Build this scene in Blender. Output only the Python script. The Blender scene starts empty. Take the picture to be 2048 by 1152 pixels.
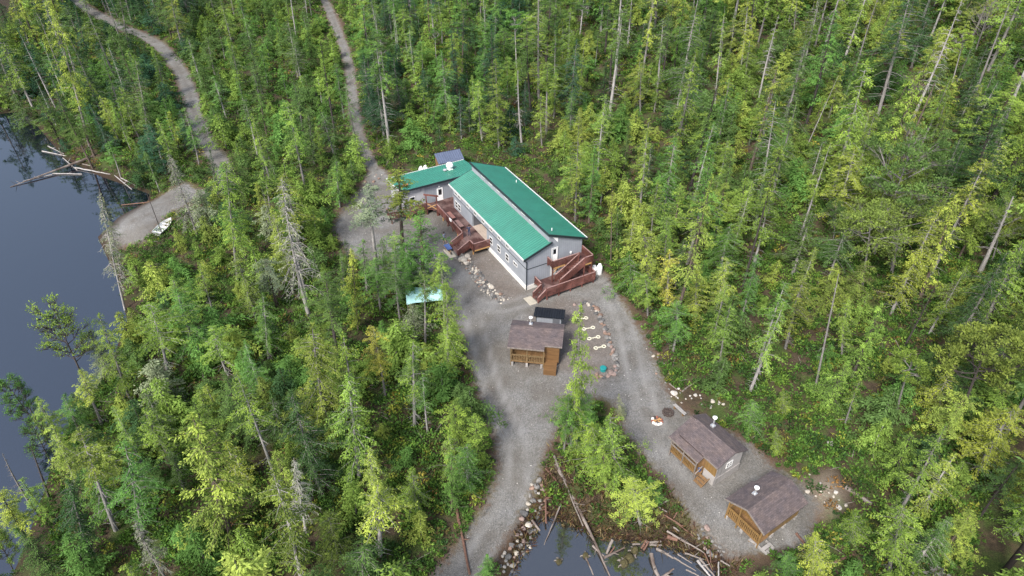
import bpy, math, random
import numpy as np
from mathutils import Vector, Matrix

random.seed(7)
RNG = np.random.default_rng(11)
SC = bpy.context.scene
COL = SC.collection
R = math.radians

# ------------------------------------------------------------------ camera, sky, sun, exposure
FPX, CAM_H, PITCH = 1366.0, 52.0, R(37.55)      # focal length in photo pixels, drone height, tilt below the horizon
cam_data = bpy.data.cameras.new('camera')
cam_data.sensor_width = 36.0
cam_data.lens = FPX / 2048.0 * 36.0
cam_data.clip_start, cam_data.clip_end = 0.5, 3000
cam = bpy.data.objects.new('camera', cam_data)
COL.objects.link(cam)
cam.location = (0, 0, CAM_H)
cam.rotation_euler = (math.pi / 2 - PITCH, 0, 0)
SC.camera = cam

SUN_EL, SUN_AZ = R(47), R(-150)                 # sun high behind the camera, to its left (azimuth from +Y, clockwise)
world = bpy.data.worlds.new('World')
SC.world = world
world.use_nodes = True
wn, wl = world.node_tree.nodes, world.node_tree.links
sky = wn.new('ShaderNodeTexSky')
sky.sky_type = 'NISHITA'
sky.sun_disc = False
sky.sun_elevation = SUN_EL
sky.sun_rotation = SUN_AZ
sky.air_density, sky.dust_density, sky.ozone_density = 1.0, 3.0, 1.0
hs = wn.new('ShaderNodeHueSaturation')
hs.inputs['Saturation'].default_value = 0.82    # thin even cloud over the blue
wl.new(sky.outputs[0], hs.inputs['Color'])
wl.new(hs.outputs[0], wn['Background'].inputs['Color'])
wn['Background'].inputs['Strength'].default_value = 0.12

sd = bpy.data.lights.new('sun', 'SUN')
sd.energy, sd.angle, sd.color = 2.5, R(15), (1.0, 0.96, 0.9)
sun = bpy.data.objects.new('sun', sd)
COL.objects.link(sun)
_sv = Vector((math.sin(SUN_AZ) * math.cos(SUN_EL), math.cos(SUN_AZ) * math.cos(SUN_EL), math.sin(SUN_EL)))
sun.rotation_euler = _sv.to_track_quat('Z', 'Y').to_euler()
sun.location = (-60, -20, 120)

SC.view_settings.view_transform = 'Standard'
SC.view_settings.look = 'None'
SC.view_settings.exposure = 1.12
SC.view_settings.gamma = 1.0
SC.render.engine = 'CYCLES'
SC.cycles.max_bounces = 6
SC.cycles.diffuse_bounces = 3
SC.cycles.glossy_bounces = 2
SC.cycles.transmission_bounces = 3
SC.cycles.transparent_max_bounces = 4

# ------------------------------------------------------------------ naming helpers
def tag(o, label=None, cat=None, group=None, kind=None):
    if label: o['label'] = label
    if cat: o['category'] = cat
    if group: o['group'] = group
    if kind: o['kind'] = kind
    return o

def empty(name, loc, rz=0.0):
    o = bpy.data.objects.new(name, None)
    o.empty_display_size = 0.3
    o.location = loc
    o.rotation_euler = (0, 0, rz)
    COL.objects.link(o)
    return o

def link_mesh(name, me, parent=None, loc=None, rot=None, scale=None):
    o = bpy.data.objects.new(name, me)
    COL.objects.link(o)
    if parent is not None: o.parent = parent
    if loc is not None: o.location = loc
    if rot is not None: o.rotation_euler = rot
    if scale is not None: o.scale = scale
    return o

# ------------------------------------------------------------------ materials
def nodes_of(name):
    m = bpy.data.materials.new(name)
    m.use_nodes = True
    nt = m.node_tree
    return m, nt.nodes, nt.links, nt.nodes['Principled BSDF']

def setp(p, **k):
    for a, v in k.items():
        p.inputs[a.replace('_', ' ')].default_value = v

def noise(n, l, scale, detail=4, rough=0.55, vec=None):
    t = n.new('ShaderNodeTexNoise')
    t.inputs['Scale'].default_value = scale
    t.inputs['Detail'].default_value = detail
    t.inputs['Roughness'].default_value = rough
    if vec is not None: l.new(vec, t.inputs['Vector'])
    return t

def ramp(n, l, fac, stops):
    r = n.new('ShaderNodeValToRGB')
    e = r.color_ramp.elements
    while len(e) < len(stops): e.new(0.5)
    for i, (p, c) in enumerate(stops):
        e[i].position = p
        e[i].color = (*c, 1) if len(c) == 3 else c
    l.new(fac, r.inputs[0])
    return r

def mixc(n, l, fac, a, b, mode='MIX'):
    m = n.new('ShaderNodeMix')
    m.data_type = 'RGBA'
    m.blend_type = mode
    for s, v in ((0, fac), (6, a), (7, b)):
        if isinstance(v, (int, float)): m.inputs[s].default_value = v
        elif isinstance(v, tuple): m.inputs[s].default_value = (*v, 1) if len(v) == 3 else v
        else: l.new(v, m.inputs[s])
    return m.outputs[2]

def math_n(n, l, op, a, b=None):
    m = n.new('ShaderNodeMath')
    m.operation = op
    for i, v in enumerate((a, b)):
        if v is None: continue
        if isinstance(v, (int, float)): m.inputs[i].default_value = v
        else: l.new(v, m.inputs[i])
    return m.outputs[0]

def bump(n, l, p, height, strength=0.4, dist=0.05):
    b = n.new('ShaderNodeBump')
    b.inputs['Strength'].default_value = strength
    b.inputs['Distance'].default_value = dist
    l.new(height, b.inputs['Height'])
    l.new(b.outputs[0], p.inputs['Normal'])

def mat_simple(name, col, rough=0.7, var=0.15, scale=6.0, metal=0.0, spec=0.4, bumpy=0.0):
    m, n, l, p = nodes_of(name)
    tc = n.new('ShaderNodeTexCoord')
    t = noise(n, l, scale, 5, 0.6, tc.outputs['Object'])
    c = ramp(n, l, t.outputs['Fac'], [(0.25, tuple(x * (1 - var) for x in col)), (0.75, tuple(min(1, x * (1 + var)) for x in col))])
    l.new(c.outputs[0], p.inputs['Base Color'])
    setp(p, Roughness=rough, Metallic=metal)
    p.inputs['Specular IOR Level'].default_value = spec
    if bumpy: bump(n, l, p, t.outputs['Fac'], bumpy, 0.03)
    return m

def mat_wood(name, col, dark=0.6, board=7.0, axis=0, rough=0.6, weather=None):
    """Boards: streaks drawn out along one object axis, each board its own tone."""
    m, n, l, p = nodes_of(name)
    tc = n.new('ShaderNodeTexCoord')
    mp = n.new('ShaderNodeMapping')
    sc = [board, board, board]
    sc[axis] = 0.6
    mp.inputs['Scale'].default_value = sc
    l.new(tc.outputs['Object'], mp.inputs[0])
    t = noise(n, l, 1.3, 6, 0.65, mp.outputs[0])
    t2 = noise(n, l, 0.7, 3, 0.5, tc.outputs['Object'])
    c = ramp(n, l, t.outputs['Fac'], [(0.28, tuple(x * dark for x in col)), (0.72, tuple(min(1, x * 1.2) for x in col))])
    out = c.outputs[0]
    if weather:
        w = ramp(n, l, t2.outputs['Fac'], [(0.42, (0, 0, 0)), (0.62, (1, 1, 1))])
        out = mixc(n, l, w.outputs[0], out, weather)
    l.new(out, p.inputs['Base Color'])
    setp(p, Roughness=rough)
    bump(n, l, p, t.outputs['Fac'], 0.3, 0.02)
    return m

M = {}
def mat_siding(name, col):
    m, n, l, p = nodes_of(name)
    tc = n.new('ShaderNodeTexCoord')
    sep = n.new('ShaderNodeSeparateXYZ')
    l.new(tc.outputs['Object'], sep.inputs[0])
    s = math_n(n, l, 'ADD', sep.outputs[0], sep.outputs[1])
    fr = math_n(n, l, 'FRACT', math_n(n, l, 'MULTIPLY', s, 3.28))
    groove = math_n(n, l, 'LESS_THAN', fr, 0.07)
    t = noise(n, l, 0.8, 5, 0.6, tc.outputs['Object'])
    t2 = noise(n, l, 14, 3, 0.6, tc.outputs['Object'])
    c = ramp(n, l, t.outputs['Fac'], [(0.3, tuple(x * 0.88 for x in col)), (0.7, tuple(x * 1.1 for x in col))])
    c2 = mixc(n, l, 0.12, c.outputs[0], t2.outputs['Color'], 'OVERLAY')
    g = mixc(n, l, groove, c2, tuple(x * 0.72 for x in col))
    l.new(g, p.inputs['Base Color'])
    setp(p, Roughness=0.75)
    return m
M['siding'] = mat_siding('grey_siding', (0.27, 0.29, 0.325))
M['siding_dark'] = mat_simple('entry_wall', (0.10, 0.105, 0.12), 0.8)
M['old_siding'] = mat_wood('old_grey_siding', (0.30, 0.30, 0.33), 0.6, 3.0, 2, 0.85, (0.42, 0.42, 0.44))
M['trim'] = mat_simple('white_trim', (0.58, 0.58, 0.575), 0.5, 0.06)
M['fascia'] = mat_simple('dark_fascia', (0.018, 0.028, 0.032), 0.45, 0.2)
M['concrete'] = mat_simple('pale_concrete', (0.66, 0.64, 0.61), 0.85, 0.14, 2.5, bumpy=0.2)
M['pad'] = mat_simple('concrete_pad', (0.36, 0.33, 0.27), 0.9, 0.14, 3.0, bumpy=0.2)
def mat_glass():
    m, n, l, p = nodes_of('window_glass')
    setp(p, Base_Color=(0.012, 0.016, 0.02, 1), Roughness=0.06)
    p.inputs['Specular IOR Level'].default_value = 0.8
    return m
M['glass'] = mat_glass()
def mat_roof_green():
    m, n, l, p = nodes_of('green_metal_roof')
    tc = n.new('ShaderNodeTexCoord')
    t = noise(n, l, 0.45, 6, 0.6, tc.outputs['Object'])
    mp = n.new('ShaderNodeMapping')
    mp.inputs['Scale'].default_value = (3.0, 0.25, 0.25)
    l.new(tc.outputs['Object'], mp.inputs[0])
    t2 = noise(n, l, 2.0, 5, 0.65, mp.outputs[0])
    c = ramp(n, l, t.outputs['Fac'], [(0.3, (0.010, 0.150, 0.098)), (0.7, (0.015, 0.195, 0.130))])
    c2 = ramp(n, l, t2.outputs['Fac'], [(0.35, (0.85, 0.85, 0.85)), (0.7, (1.06, 1.06, 1.06))])
    t3 = noise(n, l, 5.5, 6, .75, tc.outputs['Object'])
    dirt = ramp(n, l, t3.outputs['Fac'], [(.60, (0, 0, 0)), (.78, (1, 1, 1))])
    col = mixc(n, l, 1.0, c.outputs[0], c2.outputs[0], 'MULTIPLY')
    l.new(mixc(n, l, math_n(n, l, 'MULTIPLY', dirt.outputs[0], .35), col, (.06, .075, .045)), p.inputs['Base Color'])
    r = ramp(n, l, t2.outputs['Fac'], [(0.3, (0.40, 0.40, 0.40)), (0.7, (0.52, 0.52, 0.52))])
    l.new(r.outputs[0], p.inputs['Roughness'])
    p.inputs['IOR'].default_value = 2.1
    p.inputs['Specular IOR Level'].default_value = .5
    return m
M['roof'] = mat_roof_green()
M['grey_roof'] = mat_simple('blue_grey_metal_roof', (0.085, 0.105, 0.16), 0.4, 0.12, 1.0, spec=0.5)
M['black_roof'] = mat_simple('black_metal_roof', (0.010, 0.012, 0.017), 0.4, 0.2, 1.5)
def mat_shingle():
    m, n, l, p = nodes_of('brown_shingles')
    tc = n.new('ShaderNodeTexCoord')
    br = n.new('ShaderNodeTexBrick')
    br.inputs['Scale'].default_value = 1.0
    br.inputs['Brick Width'].default_value = 0.33
    br.inputs['Row Height'].default_value = 0.14
    br.inputs['Mortar Size'].default_value = 0.008
    br.inputs['Color1'].default_value = (0.080, 0.066, 0.066, 1)
    br.inputs['Color2'].default_value = (0.128, 0.104, 0.102, 1)
    br.inputs['Mortar'].default_value = (0.06, 0.045, 0.045, 1)
    l.new(tc.outputs['Object'], br.inputs['Vector'])
    t = noise(n, l, 0.9, 5, 0.65, tc.outputs['Object'])
    t2 = noise(n, l, 9, 4, 0.7, tc.outputs['Object'])
    c = ramp(n, l, t.outputs['Fac'], [(0.3, (0.72, 0.74, 0.82)), (0.7, (1.2, 1.12, 1.05))])
    c2 = ramp(n, l, t2.outputs['Fac'], [(0.3, (0.75, 0.75, 0.75)), (0.7, (1.2, 1.2, 1.2))])
    a = mixc(n, l, 1.0, br.outputs['Color'], c.outputs[0], 'MULTIPLY')
    l.new(mixc(n, l, 1.0, a, c2.outputs[0], 'MULTIPLY'), p.inputs['Base Color'])
    setp(p, Roughness=0.9)
    bump(n, l, p, t2.outputs['Fac'], 0.4, 0.02)
    return m
M['shingle'] = mat_shingle()
M['deck'] = mat_wood('red_brown_deck_boards', (0.085, 0.040, 0.036), 0.5, 7, 0, 0.5, (0.17, 0.11, 0.10))
M['rail'] = mat_wood('red_brown_railing', (0.108, 0.040, 0.032), 0.55, 6, 2, 0.6, (0.21, 0.085, 0.07))
M['cap'] = mat_wood('worn_rail_cap', (0.28, 0.17, 0.155), 0.6, 4, 0, 0.6)
M['raw'] = mat_wood('raw_pine_board', (0.46, 0.26, 0.10), 0.7, 5, 0, 0.65)
M['entry_floor'] = mat_wood('bleached_entry_boards', (0.40, 0.33, 0.28), 0.75, 6, 0, 0.7)
M['honey'] = mat_wood('honey_stained_wood', (0.225, 0.135, 0.048), 0.55, 6, 2, 0.55)
M['orange'] = mat_wood('orange_stained_wood', (0.155, 0.082, 0.032), 0.6, 5, 0, 0.6)
M['dull'] = mat_wood('dull_brown_boards', (0.17, 0.115, 0.055), 0.6, 6, 2, 0.65)
M['cabin_wood'] = mat_wood('brown_cabin_boards', (0.20, 0.115, 0.05), 0.55, 5, 2, 0.7)
M['grey_wood'] = mat_wood('weathered_grey_boards', (0.29, 0.275, 0.265), 0.6, 4, 2, 0.85, (0.34, 0.32, 0.31))
M['drift'] = mat_wood('bleached_driftwood', (0.21, 0.18, 0.16), 0.5, 5, 2, 0.85)
M['wet_log'] = mat_wood('wet_dark_log', (0.11, 0.08, 0.065), 0.5, 4, 2, 0.6, (0.20, 0.17, 0.15))
M['red_log'] = mat_wood('red_brown_log', (0.16, 0.085, 0.06), 0.5, 4, 2, 0.8)
M['white'] = mat_simple('white_paint', (0.88, 0.88, 0.87), 0.4, 0.04)
M['steel'] = mat_simple('galvanised_steel', (0.55, 0.56, 0.57), 0.35, 0.1, metal=0.6)
M['dark_metal'] = mat_simple('dark_metal', (0.03, 0.03, 0.032), 0.5, 0.2)
M['blue'] = mat_simple('blue_plastic', (0.06, 0.10, 0.24), 0.45, 0.1)
M['teal'] = mat_simple('teal_plastic', (0.015, 0.22, 0.22), 0.45, 0.1)
M['tarp'] = mat_simple('pale_turquoise_tarp', (0.36, 0.62, 0.62), 0.6, 0.12, 1.5)
M['rust'] = mat_simple('rusty_patch', (0.38, 0.17, 0.08), 0.8, 0.3, 5)
M['char'] = mat_simple('charred_wood', (0.06, 0.045, 0.04), 0.9, 0.4)
M['brick_red'] = mat_simple('red_firebrick', (0.26, 0.10, 0.07), 0.85, 0.3)

# ------------------------------------------------------------------ mesh builder
class MB:
    """Collects boxes, tubes and sheets into ONE mesh; F maps the caller's frame to the mesh's."""
    def __init__(s, F=None): s.v, s.f, s.mi, s.mats, s.F = [], [], [], [], F or (lambda q: q)
    def slot(s, m):
        if m not in s.mats: s.mats.append(m)
        return s.mats.index(m)
    def add(s, vs, fs, m):
        o = len(s.v)
        s.v += [tuple(s.F(q)) for q in vs]
        k = s.slot(m)
        for f in fs:
            s.f.append(tuple(o + i for i in f)); s.mi.append(k)
    def box(s, a0, a1, b0, b1, c0, c1, m):
        vs = [(a, b, c) for c in (c0, c1) for b in (b0, b1) for a in (a0, a1)]
        s.add(vs, [(0, 2, 3, 1), (4, 5, 7, 6), (0, 1, 5, 4), (2, 6, 7, 3), (0, 4, 6, 2), (1, 3, 7, 5)], m)
    def bar(s, p, q, w, h, m, up=(0, 0, 1)):
        """A square bar from p to q, w wide and h high."""
        p, q = Vector(p), Vector(q)
        d = (q - p).normalized()
        u = Vector(up)
        if abs(d.dot(u)) > 0.95: u = Vector((1, 0, 0))
        x = d.cross(u).normalized() * w / 2
        y = x.cross(d).normalized() * h / 2
        vs = [p - x - y, p + x - y, p + x + y, p - x + y, q - x - y, q + x - y, q + x + y, q - x + y]
        s.add([tuple(v) for v in vs], [(3, 2, 1, 0), (4, 5, 6, 7), (0, 1, 5, 4), (1, 2, 6, 5), (2, 3, 7, 6), (3, 0, 4, 7)], m)
    def prism(s, poly, ext, m):
        """Extrude a planar polygon (list of 3-D points) by vector ext."""
        n = len(poly)
        vs = [tuple(p) for p in poly] + [tuple(p[i] + ext[i] for i in range(3)) for p in poly]
        fs = [tuple(range(n))[::-1], tuple(range(n, 2 * n))] + [(i, (i + 1) % n, n + (i + 1) % n, n + i) for i in range(n)]
        s.add(vs, fs, m)
    def tube(s, pts, rad, m, k=7, cap=True):
        pts = [Vector(p) for p in pts]
        if not hasattr(rad, '__len__'): rad = [rad] * len(pts)
        vs, fs = [], []
        for i, p in enumerate(pts):
            d = (pts[min(i + 1, len(pts) - 1)] - pts[max(i - 1, 0)]).normalized()
            u = Vector((0, 0, 1)) if abs(d.z) < 0.9 else Vector((1, 0, 0))
            x = d.cross(u).normalized(); y = d.cross(x)
            for j in range(k):
                t = 2 * math.pi * j / k
                vs.append(tuple(p + (x * math.cos(t) + y * math.sin(t)) * rad[i]))
        for i in range(len(pts) - 1):
            for j in range(k):
                fs.append((i * k + j, i * k + (j + 1) % k, (i + 1) * k + (j + 1) % k, (i + 1) * k + j))
        if cap:
            fs.append(tuple(range(k))); fs.append(tuple(range((len(pts) - 1) * k, len(pts) * k))[::-1])
        s.add(vs, fs, m)
    def lathe(s, prof, c, m, k=16):
        vs, fs = [], []
        for r, z in prof:
            for j in range(k):
                t = 2 * math.pi * j / k
                vs.append((c[0] + r * math.cos(t), c[1] + r * math.sin(t), c[2] + z))
        for i in range(len(prof) - 1):
            for j in range(k):
                fs.append((i * k + j, i * k + (j + 1) % k, (i + 1) * k + (j + 1) % k, (i + 1) * k + j))
        fs.append(tuple(range(k))[::-1]); fs.append(tuple(range((len(prof) - 1) * k, len(prof) * k)))
        s.add(vs, fs, m)
    def mesh(s, name, smooth=False):
        me = bpy.data.meshes.new(name)
        me.from_pydata(s.v, [], s.f)
        for m in s.mats: me.materials.append(m)
        me.polygons.foreach_set('material_index', s.mi)
        if smooth: me.polygons.foreach_set('use_smooth', [True] * len(s.f))
        me.update()
        return me
    def build(s, name, parent=None, smooth=False, **k):
        return link_mesh(name, s.mesh(name, smooth), parent, **k)

def np_mesh(name, v, f, mat, facecol=None, tint=None, smooth=False):
    """Mesh from numpy arrays: v (n,3), f (m,3 or 4)."""
    me = bpy.data.meshes.new(name)
    v = np.ascontiguousarray(v, dtype=np.float32); f = np.ascontiguousarray(f, dtype=np.int32)
    k = f.shape[1]
    me.vertices.add(len(v)); me.vertices.foreach_set('co', v.ravel())
    me.loops.add(f.size); me.loops.foreach_set('vertex_index', f.ravel())
    me.polygons.add(len(f))
    me.polygons.foreach_set('loop_start', np.arange(0, f.size, k, dtype=np.int32))
    me.polygons.foreach_set('loop_total', np.full(len(f), k, dtype=np.int32))
    if smooth: me.polygons.foreach_set('use_smooth', np.ones(len(f), dtype=bool))
    me.materials.append(mat)
    if facecol is not None:
        a = me.attributes.new('col', 'FLOAT_COLOR', 'FACE')
        c = np.ones((len(f), 4), dtype=np.float32); c[:, :3] = facecol
        a.data.foreach_set('color', c.ravel())
    if tint is not None:
        a = me.attributes.new('tint', 'FLOAT', 'FACE')
        a.data.foreach_set('value', np.ascontiguousarray(tint, dtype=np.float32))
    me.update()
    me.validate()
    return me

# ------------------------------------------------------------------ from the photograph to the place
_c, _s = math.cos(PITCH), math.sin(PITCH)
def ray(px, py):
    a, b = (px - 1024) / FPX, (576 - py) / FPX
    return a, _c + b * _s, -_s + b * _c
def at_z(px, py, z=0.0):
    dx, dy, dz = ray(px, py)
    t = (z - CAM_H) / dz
    return (dx * t, dy * t)
def project(x, y, z):
    z = z - CAM_H
    d = y * _c - z * _s
    u = y * _s + z * _c
    return 1024 + FPX * x / d, 576 - FPX * u / d
def worldpoly(pts, z=0.0): return np.array([at_z(p[0], p[1], z) for p in pts])

def sdf_poly(X, Y, poly):
    """Signed distance to a closed polygon (negative inside)."""
    d = np.full(X.shape, 1e9); inside = np.zeros(X.shape, bool)
    n = len(poly)
    for i in range(n):
        ax, ay = poly[i]; bx, by = poly[(i + 1) % n]
        ex, ey = bx - ax, by - ay
        t = np.clip(((X - ax) * ex + (Y - ay) * ey) / (ex * ex + ey * ey + 1e-12), 0, 1)
        d = np.minimum(d, (X - ax - t * ex) ** 2 + (Y - ay - t * ey) ** 2)
        cond = ((ay > Y) != (by > Y))
        with np.errstate(divide='ignore', invalid='ignore'):
            xi = (bx - ax) * (Y - ay) / (by - ay + 1e-15) + ax
        inside ^= cond & (X < xi)
    d = np.sqrt(d)
    return np.where(inside, -d, d)
def sdf_line(X, Y, pts, hw):
    d = np.full(X.shape, 1e9)
    for i in range(len(pts) - 1):
        ax, ay = pts[i]; bx, by = pts[i + 1]
        ex, ey = bx - ax, by - ay
        t = np.clip(((X - ax) * ex + (Y - ay) * ey) / (ex * ex + ey * ey + 1e-12), 0, 1)
        d = np.minimum(d, (X - ax - t * ex) ** 2 + (Y - ay - t * ey) ** 2)
    return np.sqrt(d) - hw
def smoothpath(pts, n=6):
    pts = np.array(pts, float); out = []
    for i in range(len(pts) - 1):
        p0, p1, p2, p3 = pts[max(i - 1, 0)], pts[i], pts[i + 1], pts[min(i + 2, len(pts) - 1)]
        for t in np.linspace(0, 1, n, endpoint=False):
            out.append(0.5 * ((2 * p1) + (-p0 + p2) * t + (2 * p0 - 5 * p1 + 4 * p2 - p3) * t * t + (-p0 + 3 * p1 - 3 * p2 + p3) * t ** 3))
    out.append(pts[-1])
    return np.array(out)
# ------------------------------------------------------------------ the lie of the land
LAKE_Z, POND_Z = -2.0, -1.0
DRIVE = worldpoly([(668, 458), (690, 410), (722, 378), (735, 345), (768, 340), (800, 380), (1150, 520), (1186, 540),
    (1214, 556), (1246, 610), (1275, 655), (1302, 705), (1322, 760), (1350, 812), (1400, 840), (1450, 862), (1500, 890), (1545, 935),
    (1602, 968), (1640, 1010), (1612, 1092), (1545, 1098), (1458, 1112), (1425, 1078), (1388, 1040), (1340, 970), (1290, 912),
    (1252, 866), (1228, 806), (1190, 790), (1168, 826), (1122, 850), (1092, 898), (1076, 950), (1052, 1010), (1022, 1058),
    (990, 1108), (968, 1152), (955, 1210), (815, 1210), (865, 1152), (915, 1092), (972, 1012), (998, 942), (992, 880), (962, 800),
    (942, 730), (915, 655), (888, 606), (862, 580), (800, 560), (742, 540), (690, 500)])
BEACH = worldpoly([(228, 428), (300, 402), (380, 385), (402, 402), (392, 424), (345, 447), (318, 478), (296, 500), (225, 498), (198, 470)], -1.7)
ROAD_A = smoothpath([at_z(*p, z) for p, z in [((105, -40), 0), ((160, 8), 0), ((235, 50), 0), ((305, 82), 0), ((350, 126), 0), ((377, 180), 0), ((393, 240), 0), ((420, 295), 0), ((440, 325), 0), ((452, 362), 0), ((440, 396), -.8), ((392, 404), -1.4)]])
ROAD_B = smoothpath([at_z(*p) for p in [(608, -50), (648, 10), (676, 70), (697, 130), (705, 190), (712, 240), (724, 290), (742, 330), (768, 362)]])
LAKE = np.vstack([worldpoly([(-40, 232), (50, 222), (84, 262), (130, 318), (200, 352), (300, 388), (296, 402), (236, 436), (196, 474), (236, 560),
    (255, 640), (225, 720), (175, 790), (120, 880), (90, 980), (55, 1080), (25, 1152), (-20, 1260)], LAKE_Z), [(-64, 5), (-320, 5), (-320, 260), (-150, 260), (-112, 128)]])
POND = worldpoly([(1008, 1175), (1030, 1120), (1060, 1072), (1072, 1040), (1105, 1030), (1150, 1052), (1215, 1075), (1290, 1082), (1340, 1092), (1420, 1120), (1450, 1170), (1400, 1330), (1100, 1330)], POND_Z)
SOIL_A = worldpoly([(1118, 596), (1175, 600), (1208, 636), (1236, 745), (1196, 768), (1130, 740), (1040, 735), (1020, 690), (1050, 640)])
SOIL_B = worldpoly([(930, 505), (976, 496), (1053, 584), (1022, 606), (985, 590)])
CLAY = worldpoly([(1600, 965), (1660, 945), (1690, 985), (1680, 1030), (1622, 1045)])
CLAY2 = worldpoly([(1310, 745), (1350, 780), (1440, 800), (1470, 830), (1400, 838), (1335, 800)])

def softplus(x, k=5.0): return np.log1p(np.exp(np.clip(x / k, -40, 40))) * k
def wob(x, y):
    return (np.sin(x * .21 + 1.3) * np.sin(y * .17 + .4) * .5 + np.sin(x * .53 + y * .31) * .28 + np.sin(x * 1.1 - y * .9 + 2) * .12)
def hill_z(x, y):
    d = (x - 20) * .832 + (y - 45) * .555 - 9
    return np.maximum(0.15 * (softplus(d) - softplus(np.array(-9.0))), 0)
def _hillpt(px, py):
    z = 0.0
    for _ in range(20):
        x, y = at_z(px, py, z); z = .5 * z + .5 * float(hill_z(np.array(x), np.array(y)))
    return at_z(px, py, z)
ROAD_C = [_hillpt(1788, 150), _hillpt(1808, 162), _hillpt(1832, 182)]
def gravel_sdf(x, y):
    return np.minimum.reduce([sdf_line(x, y, ROAD_C, 1.3), sdf_poly(x, y, DRIVE), sdf_line(x, y, ROAD_A, 1.4), sdf_line(x, y, ROAD_B, .95), sdf_poly(x, y, BEACH)])
def height(x, y, g=None):
    x = np.asarray(x, float); y = np.asarray(y, float)
    d = (x - 20) * .832 + (y - 45) * .555 - 9
    hill = 0.15 * (softplus(d) - softplus(np.array(-9.0)))
    hill = np.maximum(hill, 0)
    lk, pd = sdf_poly(x, y, LAKE), sdf_poly(x, y, POND)
    if g is None: g = gravel_sdf(x, y)
    rough = wob(x, y) * .35 * np.clip(g / 3, 0, 1)
    land = hill + rough
    lake = np.where(lk < 0, LAKE_Z + .22 * np.maximum(lk, -14), LAKE_Z + .30 * lk + .02 * lk * lk)
    pond = np.where(pd < 0, POND_Z + .35 * np.maximum(pd, -3), POND_Z + .5 * pd)
    k = 0.6
    def smin(a, b):
        h = np.clip(.5 + .5 * (b - a) / k, 0, 1)
        return b * (1 - h) + a * h - k * h * (1 - h)
    return smin(smin(land, lake), pond)
def H1(x, y): return float(height(np.array([x]), np.array([y]))[0])
def on_ground(px, py):
    """The point of the ground seen at a photo pixel."""
    z = 0.0
    for _ in range(10):
        x, y = at_z(px, py, z)
        z = .5 * z + .5 * H1(x, y)
    x, y = at_z(px, py, z)
    return x, y, H1(x, y)

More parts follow.
